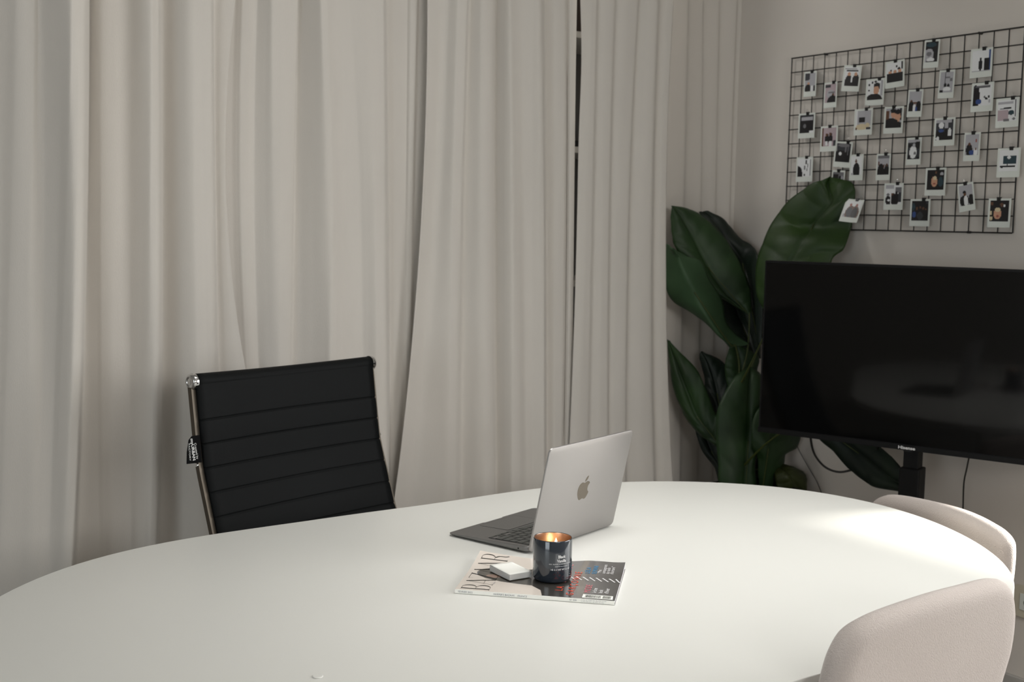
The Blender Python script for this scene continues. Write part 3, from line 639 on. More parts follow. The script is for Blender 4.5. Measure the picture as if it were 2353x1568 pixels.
# large front leaf
leaf([((1718, 845), (1723, 844), (1728, 846), Y_(3.0), Y_(3.0), Y_(3.0)), ((1688, 866), (1722, 880), (1748, 862), Y_(3.0), Y_(2.97), Y_(2.97)), ((1664, 905), (1722, 930), (1754, 905), Y_(3.0), Y_(2.95), Y_(2.95)), ((1648, 945), (1721, 985), (1752, 960), Y_(3.0), Y_(2.94), Y_(2.95)),
      ((1645, 1005), (1718, 1035), (1742, 1030), Y_(3.0), Y_(2.94), Y_(2.94)), ((1650, 1060), (1715, 1080), (1736, 1080), Y_(2.99), Y_(2.94), Y_(2.94)), ((1655, 1130), (1712, 1130), (1740, 1130), Y_(2.98), Y_(2.94), Y_(2.94)), ((1700, 1200), (1712, 1200), (1725, 1200), Y_(2.96), Y_(2.94), Y_(2.94))], M['leaf'], low, veins=5, bulge=.015)
# curved leaf under the television edge
leaf([((1760, 925), (1765, 922), (1775, 925), Y_(2.93), Y_(2.93), Y_(2.93)), ((1738, 945), (1768, 955), (1810, 945), Y_(2.92), Y_(2.90), Y_(2.92)), ((1727, 985), (1772, 1000), (1838, 990), Y_(2.91), Y_(2.88), Y_(2.92)), ((1728, 1025), (1766, 1030), (1832, 1027), Y_(2.91), Y_(2.87), Y_(2.92)),
      ((1740, 1052), (1760, 1060), (1806, 1044), Y_(2.91), Y_(2.88), Y_(2.92)), ((1742, 1085), (1756, 1090), (1800, 1072), Y_(2.91), Y_(2.89), Y_(2.92)), ((1745, 1130), (1752, 1130), (1780, 1120), Y_(2.92), Y_(2.9), Y_(2.92))], M['leaf'], low, veins=5, bulge=.012)
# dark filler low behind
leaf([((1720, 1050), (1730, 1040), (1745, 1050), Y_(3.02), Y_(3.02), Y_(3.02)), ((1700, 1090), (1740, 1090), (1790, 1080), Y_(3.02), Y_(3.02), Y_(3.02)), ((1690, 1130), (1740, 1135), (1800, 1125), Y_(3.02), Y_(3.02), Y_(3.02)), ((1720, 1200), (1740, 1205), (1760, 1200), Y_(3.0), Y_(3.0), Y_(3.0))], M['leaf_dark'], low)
# olive drooping leaf at the bottom
leaf([((1790, 1140), (1850, 1150), (1852, 1128), Y_(2.86), Y_(2.86), Y_(2.86)), ((1785, 1120), (1835, 1120), (1854, 1103), Y_(2.87), Y_(2.84), Y_(2.86)), ((1780, 1095), (1815, 1096), (1847, 1086), Y_(2.88), Y_(2.84), Y_(2.87)), ((1778, 1082), (1800, 1082), (1828, 1077), Y_(2.9), Y_(2.87), Y_(2.9)), ((1775, 1075), (1785, 1074), (1800, 1074), Y_(2.92), Y_(2.92), Y_(2.92))], M['leaf_olive'], low)
# dark leaf sweeping right under the television
leaf([((2068, 1130), (2080, 1118), (2076, 1085), X_(3.02), X_(3.02), X_(3.02)), ((2011, 1120), (2040, 1095), (2066, 1068), X_(3.02), X_(3.02), X_(3.02)), ((1984, 1104), (2008, 1070), (2030, 1033), X_(3.03), X_(3.03), X_(3.03)), ((1951, 1078), (1975, 1044), (1995, 1005), X_(3.04), X_(3.04), X_(3.04)), ((1913, 1036), (1935, 1010), (1955, 980), X_(3.03), X_(3.03), X_(3.03)),
      ((1884, 1011), (1895, 985), (1910, 950), X_(3.0), X_(3.0), X_(3.0)), ((1850, 970), (1856, 960), (1862, 950), X_(2.96), X_(2.96), X_(2.96))], M['leaf_dark'], low, veins=5)
# large upper right leaf touching the wire grid
leaf([((1905, 407), (1907, 406), (1912, 408), X_(3.15), X_(3.155), X_(3.16)), ((1887, 415), (1901, 425), (1940, 414), X_(3.14), X_(3.16), X_(3.185)), ((1866, 422), (1908, 448), (1957, 420), X_(3.13), X_(3.16), X_(3.19)), ((1838, 441), (1910, 465), (1965, 437), X_(3.12), X_(3.155), X_(3.19)), ((1811, 463), (1904, 476), (1965, 460), X_(3.11), X_(3.15), X_(3.188)),
      ((1790, 488), (1882, 500), (1962, 485), X_(3.10), X_(3.14), X_(3.185)), ((1771, 518), (1862, 525), (1955, 528), X_(3.09), X_(3.13), X_(3.18)), ((1755, 552), (1846, 548), (1940, 570), X_(3.06), X_(3.08), X_(3.14)), ((1743, 587), (1832, 575), (1916, 592), X_(3.04), X_(3.06), X_(3.12)), ((1736, 630), (1812, 610), (1902, 622), X_(3.02), X_(3.04), X_(3.1)), ((1740, 680), (1795, 665), (1860, 660), X_(2.99), X_(3.0), X_(3.05)), ((1765, 730), (1775, 730), (1785, 728), X_(2.95), X_(2.95), X_(2.96))],
     M['leaf_bright'], crown, veins=5, wav=.0055, bulge=.012, nst=110, ns=14)

# ------------------------------------------------------------------ the table
tbl = empty('meeting_table', (1.26502, 1.77007, 0), 'large white oval meeting table carrying the laptop and candle', 'table')
tco = [0.82361, 0.22741, 0.02162, 0.00293, 0.01115, -0.00504, 0.00432, 0.0019, 0.00337]
def trad(th_): return tco[0] + sum(tco[2*k-1]*math.cos(2*k*th_) + tco[2*k]*math.sin(2*k*th_) for k in range(1, 5))
out = []
for k in range(180):
    a = 2*PI*k/180; rr = trad(a); out.append((rr*math.cos(a), rr*math.sin(a)))
bm = bmesh.new()
prof = [(.0, -.024, 1), (.0, -.0225, 0), (-.0, -.0015, 0), (-.0006, -.0004, 0), (-.0015, 0, 0)]
rings = []
for ins, z, _ in [(-.06, -.024, 0), (-.0012, -.024, 0), (0, -.0228, 0), (0, -.0014, 0), (-.0004, -.0004, 0), (-.0014, 0, 0)]:
    rings.append([bm.verts.new(Vector((x*(1+ins/math.hypot(x, y)), y*(1+ins/math.hypot(x, y)), ZT+z)) + Vector((1.26502, 1.77007, 0))) for x, y in out])
for a, b in zip(rings, rings[1:]):
    for k in range(180): bm.faces.new((a[k], a[(k+1) % 180], b[(k+1) % 180], b[k]))
bm.faces.new(rings[-1]); bm.faces.new(rings[0][::-1])
finish('tabletop', bm, M['table'], tbl)
for sx in (-.52, .52):
    c = Vector((1.26502+sx, 1.77007, 0))
    bm = bmesh.new(); lathe(bm, [(0, .0), (.27, 0), (.27, .008), (.06, .018), (.038, .03), (.036, ZT-.03), (.11, ZT-.028), (.11, ZT-.0245), (0, ZT-.0245)], 40, c); finish('leg', bm, M['white_metal'], tbl)
c = onz(730, 1556, ZT)
bm = bmesh.new(); lathe(bm, [(0, 0), (.0072, 0), (.0078, .0004), (.0078, .0011), (.0070, .0015), (0, .0015)], 32, (c.x, c.y, ZT+.0001))
tag(finish('adhesive_pad', bm, M['table'], smooth=False), 'tiny round white disc lying at the near edge of the table', 'disc')

# ------------------------------------------------------------------ black office chair
L = Vector((.900, 2.633, 1.03)); R_ = Vector((1.435, 2.787, 1.03)); cu_ = (R_-L).normalized(); cn = Vector((cu_.y, -cu_.x, 0)); cw = (R_-L).length
if cn.y > 0: cn = -cn       # towards the table
chc = (L+R_)/2 + cn*.25; chc.z = 0
och = empty('office_chair', chc, 'black ribbed leather office chair with chrome frame behind the table', 'chair')
def cp_(s, f, z): return Vector((L.x, L.y, 0)) + cu_*s + cn*f + Vector((0, 0, z))
prof = [(.0, 1.03), (.012, .945), (.021, .885), (.031, .83), (.058, .75), (.086, .67), (.115, .60), (.15, .53), (.19, .475), (.24, .445)]
path = crom([(p[0], p[1], 0) for p in prof], 460)
seams = [.938, .884, .830, .776, .722, .668, .614, .56, .51, .47]
fp = []
for v in path:
    g = 0
    for s in seams:
        g += math.exp(-((v.y-s)/.0016)**2)
    puff = 0
    ss = [1.04]+seams
    for a, b in zip(ss, ss[1:]):
        if b < v.y <= a: puff = math.sin(PI*(v.y-b)/(a-b))**.6
    fp.append((v.x, v.y, -.0026*min(1, g) + .0012*puff*(1 if v.y < .938 else .5)))
bm = bmesh.new(); NS = 26; front = []; back = []
for f, z, o_ in fp:
    front.append([bm.verts.new(cp_(lerp(.008, cw-.008, k/NS), f + .012 + o_ - .012*math.sin(PI*k/NS)*1.0, z)) for k in range(NS+1)])
    back.append([bm.verts.new(cp_(lerp(.008, cw-.008, k/NS), f - .006 - .012*math.sin(PI*k/NS), z)) for k in range(NS+1)])
for G_ in (front, back):
    for a, b in zip(G_, G_[1:]):
        for k in range(NS): bm.faces.new((a[k], a[k+1], b[k+1], b[k]))
for k in (0, NS):
    for a in range(len(front)-1): bm.faces.new((front[a][k], front[a+1][k], back[a+1][k], back[a][k]))
for k in range(NS): bm.faces.new((front[-1][k], front[-1][k+1], back[-1][k+1], back[-1][k]))
for k in range(NS): bm.faces.new((front[0][k], front[0][k+1], back[0][k+1], back[0][k]))
finish('backrest', bm, M['leather'], och, smooth=True)
# rolled top
bm = bmesh.new(); n = 20; rg = []
for k in range(NS+1):
    s = lerp(.010, cw-.006, k/NS); bow = -.012*math.sin(PI*k/NS)
    rg.append([bm.verts.new(cp_(s, -.004 + bow + .0185*math.cos(2*PI*i/n), 1.024 + .0185*math.sin(2*PI*i/n) - .004*math.sin(PI*k/NS))) for i in range(n)])
for a, b in zip(rg, rg[1:]):
    for i in range(n): bm.faces.new((a[i], a[(i+1) % n], b[(i+1) % n], b[i]))
bm.faces.new(rg[0]); bm.faces.new(rg[-1][::-1])
finish('top_roll', bm, M['leather'], och, smooth=True)
for s0, d in ((.010, -1), (cw-.006, 1)):
    bm = bmesh.new()
    pr = [(0, .0195), (.006, .0195), (.011, .018), (.0135, .0145), (.0125, .011), (.0115, .0105), (.0125, .007), (.0125, .0001)]
    rg = []
    for t, r in pr: rg.append([bm.verts.new(cp_(s0+d*t, -.004 + r*math.cos(2*PI*i/24), 1.024 + r*math.sin(2*PI*i/24))) for i in range(24)])
    for a, b in zip(rg, rg[1:]):
        for i in range(24): bm.faces.new((a[i], a[(i+1) % 24], b[(i+1) % 24], b[i]))
    finish('end_cap', bm, M['chrome'], och, smooth=True)
for s0, sg in ((.001, 1), (cw-.001, -1)):
    bm = bmesh.new(); rows = []
    pts = crom([(v[0], v[1], 0) for v in [(-.004, 1.012)]+[(p[0]-.006, p[1]) for p in prof[1:]]+[(.34, .43), (.44, .43), (.54, .425)]], 80)
    for v in pts:
        rows.append([bm.verts.new(cp_(s0+a, v.x+b, v.y)) for a, b in ((-.005, -.006), (.006, -.006), (.006, .008), (-.005, .008))])
    for a, b in zip(rows, rows[1:]):
        for i in range(4): bm.faces.new((a[i], a[(i+1) % 4], b[(i+1) % 4], b[i]))
    bm.faces.new(rows[0]); bm.faces.new(rows[-1][::-1])
    finish('side_rail', bm, M['alu_rail'], och, bevel=.002)
    bm = bmesh.new(); c = cp_(s0-sg*.005, .026, .838); tube(bm, [c, c-cu_*sg*.004], .0045, 12); finish('bolt', bm, M['chrome'], och)
# ribbed seat
sp = crom([(.24, .445, 0), (.32, .452, 0), (.42, .455, 0), (.52, .452, 0), (.60, .435, 0)], 60)
bm = bmesh.new(); A_ = []; B_ = []
for i, v in enumerate(sp):
    g = -.004*math.exp(-((((v.x-.24) % .052)-.026)/.004)**2)
    A_.append([bm.verts.new(cp_(lerp(.012, cw-.012, k/8), v.x, v.y+.012+g)) for k in range(9)]); B_.append([bm.verts.new(cp_(lerp(.012, cw-.012, k/8), v.x, v.y-.012)) for k in range(9)])
for G_ in (A_, B_):
    for a, b in zip(G_, G_[1:]):
        for k in range(8): bm.faces.new((a[k], a[k+1], b[k+1], b[k]))
for k in (0, 8):
    for a in range(len(A_)-1): bm.faces.new((A_[a][k], A_[a+1][k], B_[a+1][k], B_[a][k]))
for G_ in (0, -1):
    for k in range(8): bm.faces.new((A_[G_][k], A_[G_][k+1], B_[G_][k+1], B_[G_][k]))
finish('seat', bm, M['leather'], och, smooth=True)
cc = cp_(cw/2, .38, 0)
finish('cross_bar', (lambda b: (tube(b, [cp_(.0, .38, .428), cp_(cw, .38, .428)], .010, 12), b)[1])(bmesh.new()), M['chrome'], och, smooth=True)
bm = bmesh.new(); tube(bm, [cc+Vector((0, 0, .11)), cc+Vector((0, 0, .42))], .025, 20); finish('gas_column', bm, M['chrome'], och, smooth=True)
for k in range(5):
    a = 2*PI*k/5+.3; d = Vector((math.cos(a), math.sin(a), 0))
    bm = bmesh.new(); tube(bm, [cc+Vector((0, 0, .115)), cc+d*.14+Vector((0, 0, .10)), cc+d*.27+Vector((0, 0, .075))], [.024, .018, .012], 10); lg = finish('base_leg', bm, M['chrome'], och, smooth=True)
    bm = bmesh.new(); q = cc+d*.27+Vector((0, 0, .028)); e = d.cross(Vector((0, 0, 1))); tube(bm, [q-e*.022, q+e*.022], .027, 20); finish('caster', bm, M['black'], och)
# fabric tag
bm = bmesh.new(); NG = 8; fr = []; bk = []
tagpts = [(459, 1000), (441, 1003), (434, 1012), (430, 1040), (429.5, 1067), (464, 1063)]
def tagp(s, z, o_=0): return cp_(s, .018 + o_ + (-s)*.25, z)
tg = [(0.012, .902), (-.012, .902), (-.022, .896), (-.027, .870), (-.030, .836), (.012, .838)]
NT = Vector((cn.x, cn.y, 0))
tg3 = []
P0t = cp_(0, .037, .87)
for q in tagpts:
    v = onp(q[0], q[1], P0t, cn); tg3.append(v)
n_ = len(tg3)
a_ = [bm.verts.new(v) for v in tg3]; b_ = [bm.verts.new(v - cn*.0016) for v in tg3]
bm.faces.new(a_); bm.faces.new(b_[::-1])
for i in range(n_): bm.faces.new((a_[i], a_[(i+1) % n_], b_[(i+1) % n_], b_[i]))
tgo = finish('fabric_tag', bm, M['label'], och, label='black fabric tag with white lettering')
def tagtext(s, size, px0, py0, px1, py1, bold=0):
    a = onp(px0, py0, P0t, cn)+cn*.0003; b = onp(px1, py1, P0t, cn)+cn*.0003; d = (b-a); Lh = d.length; d.normalize(); u = d.cross(cn); 
    if u.dot(cu_) < 0: u = -u          # letter tops point right, reading downwards
    t = text_mesh(s, size, .0001, bold); xm = max(v.co.x for v in t.verts); k = Lh/xm
    bm = bmesh.new(); joinbm(bm, t, lambda c: a + d*c.x*k + u*c.y + cn*c.z); finish('lettering', bm, M['white_ink'], tgo)
tagtext('Created by', .0075, 446, 1019, 452, 1056)
tagtext('myURBAN', .0100, 437.5, 1009, 443.5, 1059, .0002)
tagtext('FACTORY', .0055, 432.5, 1020, 435.5, 1060)

# ------------------------------------------------------------------ beige tub chairs
def tub_chair(P, Q, outline, face, label, legs_ok=True, thick=.05, bulge=.035, seatz=.45, wrap=0.0):
    """P->Q: line of the backrest (world, outer face); outline: (s, z) clockwise rim of the backrest; face: unit vector to the table"""
    u = (Q-P); u.z = 0; u.normalize(); P = Vector((P.x, P.y, 0))
    smin = min(s for s, z in outline); smax = max(s for s, z in outline); sc = (smin+smax)/2; hw = (smax-smin)/2
    ctr = P + u*sc + face*.25
    root = empty('tub_chair', ctr, label, 'chair', 'beige upholstered tub chairs at the table')
    pts = crom([Vector((s, z, 0)) for s, z in outline+[outline[0]]], 140)[:-1]
    # inward offset rings
    cx = sum(p.x for p in pts)/len(pts); cz = sum(p.y for p in pts)/len(pts)
    N = len(pts); nrm = []
    for i in range(N):
        t = pts[(i+1) % N]-pts[i-1]; n = Vector((-t.y, t.x, 0)).normalized()
        if n.dot(Vector((cx, cz, 0))-pts[i]) < 0: n = -n
        nrm.append(n)
    R = thick/2
    bm = bmesh.new(); rings = []
    def bf(s): return bulge*(1-((s-sc)/hw)**2) - wrap*abs((s-sc)/hw)**4     # outward bow
    def put(i, inset, d, sink):
        q = pts[i] + nrm[i]*inset
        return bm.verts.new(P + u*q.x - face*(bf(q.x)+d-.57*R) + Vector((0, 0, q.y)))
    def putc(i, k, d):
        q = (pts[i] + nrm[i]*R*1.1).lerp(Vector((cx, cz, 0)), k)
        dish = -.006*math.sin(PI*k/2)
        return bm.verts.new(P + u*q.x - face*(bf(q.x)-.57*R+d+(dish if d > 0 else -dish)) + Vector((0, 0, q.y)))
    for k in range(0, 9):
        a = PI/2 - PI*k/8
        rings.append([put(i, R*1.1*(1-math.cos(a)), R*math.sin(a), 0) for i in range(N)])
    fr = [rings[0]] + [[putc(i, k/8, R) for i in range(N)] for k in range(1, 8)]
    bk = [rings[-1]] + [[putc(i, k/8, -R) for i in range(N)] for k in range(1, 8)]
    for G_ in (rings, fr, bk):
        for a, b in zip(G_, G_[1:]):
            for i in range(N): bm.faces.new((a[i], a[(i+1) % N], b[(i+1) % N], b[i]))
    bm.faces.new(fr[-1]); bm.faces.new(bk[-1])
    finish('backrest', bm, M['beige'], root, smooth=True)
    # padded seat
    sp_ = []
    for k in range(40):
        a = 2*PI*k/40; ca, sa = math.cos(a), math.sin(a)
        e = 3.2; r = (abs(ca)**e + abs(sa)**e)**(-1/e)
        sp_.append((sc + ca*r*.22, .262 + sa*r*.215))
    bm = bmesh.new(); rr_ = []
    for z, k in ((seatz-.075, .9), (seatz-.06, .97), (seatz-.03, 1.0), (seatz-.01, .985), (seatz, .93), (seatz+.004, .6), (seatz+.005, .2)):
        rr_.append([bm.verts.new(P + u*(sc+(s-sc)*k) + face*(.262+(f-.262)*k) + Vector((0, 0, z))) for s, f in sp_])
    for a, b in zip(rr_, rr_[1:]):
        for i in range(40): bm.faces.new((a[i], a[(i+1) % 40], b[(i+1) % 40], b[i]))
    bm.faces.new(rr_[0][::-1]); bm.faces.new(rr_[-1])
    finish('seat', bm, M['beige'], root, smooth=True)
    for ds, df in ((-.17, .09), (.17, .09), (-.16, .43), (.16, .43)):
        a = P + u*(sc+ds) + face*df; b = P + u*(sc+ds*1.12) + face*(df+(.02 if df > .2 else -.02))
        bm = bmesh.new(); tube(bm, [Vector((b.x, b.y, 0)), Vector((a.x, a.y, seatz-.07))], [.010, .016], 14); finish('leg', bm, M['wood'], root, smooth=True)
    return root
# near chair: backrest plane y = 1.10
Pn = Vector((1.30, 1.10, 0)); Qn = Vector((1.80, 1.107, 0)); fn = Vector((-.014, 1, 0)).normalized(); 
un2 = (Qn-Pn).normalized()
def sil(pts, P, nrm, u): 
    o = []
    for q in pts:
        X = onp(q[0], q[1], P, nrm); o.append(((X-P).dot(u), X.z))
    return o
near = sil([(1908, 1605), (1915, 1568), (1932, 1508), (1960, 1456), (2000, 1424), (2060, 1397), (2150, 1366), (2230, 1346), (2280, 1335), (2308, 1336), (2325, 1352), (2334, 1395), (2331, 1450), (2322, 1500), (2308, 1545), (2296, 1590)], Pn, fn, un2)
z0 = .42; sl = near[0][0]; sr = near[-1][0]
near = near + [(sr-.03, .52), (sr-.06, z0+.02), (sr-.12, z0-.01), ((sl+sr)/2, z0-.02), (sl+.10, z0-.01), (sl+.04, z0+.03), (sl+.0, .54)]
tub_chair(Pn, Qn, near, fn, 'beige woven chair nearest the camera, its back to us at the table', bulge=.008)
Pf = Vector((2.52, 1.93, .735)); uf = Vector((-.246, -.969, 0)).normalized(); ff = Vector((-.969, .246, 0)).normalized(); Pf = Vector((2.478, 1.92, 0))
far = sil([(2012, 1180), (2018, 1160), (2030, 1145), (2050, 1137), (2080, 1138), (2130, 1147), (2200, 1164), (2250, 1182), (2290, 1202), (2318, 1220), (2334, 1242), (2338, 1265), (2336, 1305), (2330, 1350)], Pf, ff, uf)
sl = far[0][0]; sr = far[-1][0]
far = far + [(sr-.015, .55), (sr-.05, .45), (sr-.11, .41), ((sl+sr)/2, .40), (sl+.12, .41), (sl+.05, .45), (sl+.01, .55)]
tub_chair(Pf, Pf+uf, far, ff, 'beige chair facing the right end of the table, its rim in sunlight', bulge=.005)

# ------------------------------------------------------------------ laptop
lx, ly, lyaw, lth = 1.33766, 1.90435, 0.317454, 1.782126
LWD, LDP = .3041, .2124
lap = empty('laptop', (lx, ly, ZT), 'open grey laptop standing on the table behind the candle', 'laptop', rz=lyaw)
ML = Matrix.Translation((lx, ly, ZT+.0012)) @ Matrix.Rotation(lyaw, 4, 'Z')
def rrect(x0, x1, y0, y1, r, n=7, notch=None):
    p = []
    for cx, cy, a0 in ((x1-r, y0+r, -90), (x1-r, y1-r, 0), (x0+r, y1-r, 90), (x0+r, y0+r, 180)):
        if a0 == 90 and notch: p += notch
        for k in range(n+1):
            a = math.radians(a0+90*k/n); p.append((cx+r*math.cos(a), cy+r*math.sin(a)))
    return p
no = [(LWD/2+.034, .2185), (LWD/2+.030, .2157), (LWD/2-.030, .2157), (LWD/2-.034, .2185)]
bm = bmesh.new()
BDP = .2185
o_ = rrect(0, LWD, .0045, BDP, .012, 7, no)
tri = tessellate_polygon([[Vector((x, y, 0)) for x, y in o_]])
levels = [(.010, .0), (.003, .0012), (.0006, .0035), (0, .0055), (.0, None), (.0005, None)]
rings = []
cxb, cyb = LWD/2, LDP/2
def topz(y): return .0135 - .0085*(y/LDP)**1.2      # thins towards the palm rest
for ins, z in levels:
    ring = []
    for x, y in o_:
        dx, dy = (x-cxb), (y-cyb)
        xx = cxb + dx*(1-ins/(LWD/2)); yy = cyb + dy*(1-ins/(LDP/2))
        if z is None: zz = topz(y) - (.0006 if ins == 0 else 0)
        else: zz = min(z, topz(y)-.001)
        ring.append(bm.verts.new(ML @ Vector((xx, yy, zz))))
    rings.append(ring)
nn_ = len(o_)
for a, b in zip(rings, rings[1:]):
    for i in range(nn_): bm.faces.new((a[i], a[(i+1) % nn_], b[(i+1) % nn_], b[i]))
for t in tri:
    bm.faces.new([rings[-1][i] for i in t]); bm.faces.new([rings[0][i] for i in reversed(t)])
base = finish('base', bm, M['alu_dark'], lap)
smooth_by_angle(base, 35)
for fx, fy in ((.02, .02), (LWD-.02, .02), (.02, LDP-.02), (LWD-.02, LDP-.02)):
    bm = bmesh.new(); q = ML @ Vector((fx, fy, 0)); lathe(bm, [(0, -.0012), (.006, -.0012), (.006, .0008), (0, .0008)], 16, q); finish('rubber_foot', bm, M['black'], lap)
def deck(x, y, h=0): return ML @ Vector((x, y, topz(y)+h))
# key well
KX0, KX1, KY0, KY1 = .0155, LWD-.0155, .016, .1205
bm = bmesh.new(); g = [[bm.verts.new(deck(lerp(KX0, KX1, i/2), lerp(KY0, KY1, j/8), .0003)) for i in range(3)] for j in range(9)]
for j in range(8):
    for i in range(2): bm.faces.new((g[j][i], g[j][i+1], g[j+1][i+1], g[j+1][i]))
# palm-rest side of the arrow keys is closed deck: well is the key area only
kb = finish('keyboard', bm, M['keywell'], lap, label='black keyboard')
rows = [[1.0]*14, [1]*13+[1.5], [1.5]+[1]*12+[1.0], [1.8]+[1]*11+[1.7], [2.3]+[1]*10+[2.2], [1, 1, 1, 1.25, 5.3, 1.25, 1]]
nkey = 0
def key(x0, x1, y0, y1):
    global nkey
    g_ = .0014
    bm = bmesh.new()
    pts = rrect(x0+g_, x1-g_, y0+g_, y1-g_, .0012, 2)
    lo = [bm.verts.new(deck(x, y, .0002)) for x, y in pts]; hi = [bm.verts.new(deck(x, y, .0008)) for x, y in pts]
    bm.faces.new(hi); 
    n = len(pts)
    for i in range(n): bm.faces.new((lo[i], lo[(i+1) % n], hi[(i+1) % n], hi[i]))
    finish('key', bm, M['key'], kb); nkey += 1
rh = (KY1-KY0)/6
for r, rw in enumerate(rows):
    tot = sum(rw); wa = (KX1-KX0)
    if r == 5: wa = wa*.785
    # the user's left is the far end of the hinge (x = LWD)
    x = KX1
    for w_ in rw:
        ww = w_/tot*wa; key(x-ww, x, KY0+r*rh, KY0+(r+1)*rh); x -= ww
    if r == 5:
        aw = (x-KX0)/3
        key(KX0+2*aw, x, KY0+5.5*rh, KY0+6*rh); key(KX0+aw, KX0+2*aw, KY0+5.5*rh, KY0+6*rh); key(KX0, KX0+aw, KY0+5.5*rh, KY0+6*rh); key(KX0+aw, KX0+2*aw, KY0+5*rh, KY0+5.5*rh)
        # deck material above the side arrows
        for a in (KX0, KX0+2*aw):
            bm = bmesh.new(); pts = [(a-.0002, KY0+5*rh), (a+aw-.0003, KY0+5*rh), (a+aw-.0003, KY0+5.46*rh), (a-.0002, KY0+5.46*rh)]
            bm.faces.new([bm.verts.new(deck(p[0], p[1], .0006)) for p in pts]); finish('deck_inlay', bm, M['alu_dark'], kb)
# trackpad
bm = bmesh.new(); pts = rrect(LWD/2-.060, LWD/2+.060, .128, .206, .003, 3)
bm.faces.new([bm.verts.new(deck(x, y, .00015)) for x, y in pts]); tp = finish('trackpad', bm, M['alu_dark'], lap)
bm = bmesh.new()
for i in range(len(pts)):
    a, b = pts[i], pts[(i+1) % len(pts)]
    tube(bm, [deck(*a, .00012), deck(*b, .00012)], .0002, 4, False)
finish('trackpad_gap', bm, M['pad_gap'], tp)
bm = bmesh.new(); q0 = ML @ Vector((-.0002, .030, .0068)); q1 = ML @ Vector((.001, .030, .0068)); tube(bm, [q0, q1], .00185, 14); finish('audio_socket', bm, M['keywell'], lap)
# lid
hz = .0125; ld = Vector((0, math.cos(lth), math.sin(lth))); lo_ = Vector((0, -math.sin(lth), math.cos(lth)))   # up the lid, outward normal
def lidp(x, t, d): return ML @ (Vector((0, 0, hz-.0012)) + Vector((x, 0, 0)) + ld*t - lo_*0 + (-lo_ if lo_.y > 0 else lo_)*d)
bm = bmesh.new(); ol = rrect(0, LWD, -.0095, LDP, .011, 7)
tri = tessellate_polygon([[Vector((x, y, 0)) for x, y in ol]])
rings = []
for ins, d in ((0.0012, -.0045), (0, -.0038), (0, -.0012), (.0004, -.0004), (.0014, 0)):
    rings.append([bm.verts.new(lidp(LWD/2+(x-LWD/2)*(1-ins/(LWD/2)), LDP/2+(y-LDP/2)*(1-ins/(LDP/2)), d)) for x, y in ol])
nn_ = len(ol)
for a, b in zip(rings, rings[1:]):
    for i in range(nn_): bm.faces.new((a[i], a[(i+1) % nn_], b[(i+1) % nn_], b[i]))
for t in tri: bm.faces.new([rings[-1][i] for i in t]); bm.faces.new([rings[0][i] for i in reversed(t)])
lid = finish('lid', bm, M['alu'], lap, label='light grey metal lid'); smooth_by_angle(lid, 35)
bm = bmesh.new(); ol2 = rrect(.003, LWD-.003, .004, LDP-.003, .008, 5)
bm.faces.new([bm.verts.new(lidp(x, y, -.0049)) for x, y in ol2]); finish('display', bm, M['screen'], lid)
bm = bmesh.new(); tube(bm, [ML @ Vector((.03, .0045, .0105)), ML @ Vector((LWD-.03, .0045, .0105))], .0036, 12); finish('hinge', bm, M['black'], lap, smooth=True)
# fruit-shaped logo
import re
def svg(path, seg=7):
    tk = re.findall(r'[a-zA-Z]|-?\d*\.?\d+', path); i = 0; cur = (0, 0); out_ = []; polys = []; cmd = None; lastc = None
    def num():
        nonlocal i; v = float(tk[i]); i += 1; return v
    while i < len(tk):
        if tk[i].isalpha(): cmd = tk[i]; i += 1
        if cmd in 'zZ':
            polys.append(out_); out_ = []; lastc = None; continue
        if cmd == 'M': cur = (num(), num()); out_ = [cur]; lastc = None
        elif cmd in 'cs':
            if cmd == 'c': c1 = (cur[0]+num(), cur[1]+num())
            else: c1 = (2*cur[0]-lastc[0], 2*cur[1]-lastc[1]) if lastc else cur
            c2 = (cur[0]+num(), cur[1]+num()); e = (cur[0]+num(), cur[1]+num())
            for k in range(1, seg+1):
                t = k/seg; m_ = 1-t
                out_.append(tuple(m_**3*cur[q]+3*m_*m_*t*c1[q]+3*m_*t*t*c2[q]+t**3*e[q] for q in (0, 1)))
            cur = e; lastc = c2
    if out_: polys.append(out_)
    return polys
AP = svg('M12.152 6.896c-.948 0-2.415-1.078-3.96-1.04-2.04.027-3.91 1.183-4.961 3.014-2.117 3.675-.546 9.103 1.519 12.09 1.013 1.454 2.208 3.09 3.792 3.039 1.52-.065 2.09-.987 3.935-.987 1.831 0 2.35.987 3.96.948 1.637-.026 2.676-1.48 3.676-2.948 1.156-1.688 1.636-3.325 1.662-3.415-.039-.013-3.182-1.221-3.22-4.857-.026-3.04 2.48-4.494 2.597-4.559-1.429-2.09-3.623-2.324-4.39-2.376-2-.156-3.675 1.09-4.61 1.09zM15.53 3.83c.843-1.012 1.4-2.427 1.245-3.83-1.207.052-2.662.805-3.532 1.818-.78.896-1.454 2.338-1.273 3.714 1.338.104 2.715-.688 3.559-1.701z')
bm = bmesh.new(); k_ = .052/24
for poly in AP:
    if (Vector((*poly[0], 0))-Vector((*poly[-1], 0))).length < 1e-3: poly = poly[:-1]
    tri = tessellate_polygon([[Vector((x, y, 0)) for x, y in poly]])
    vs = [bm.verts.new(lidp(LWD/2+(x-12)*k_, LDP/2-.002-(y-12)*k_, .00015)) for x, y in poly]
    for t in tri:
        try: bm.faces.new([vs[i] for i in t])
        except ValueError: pass
finish('logo', bm, M['logo'], lid, label='mirror-like fruit logo')

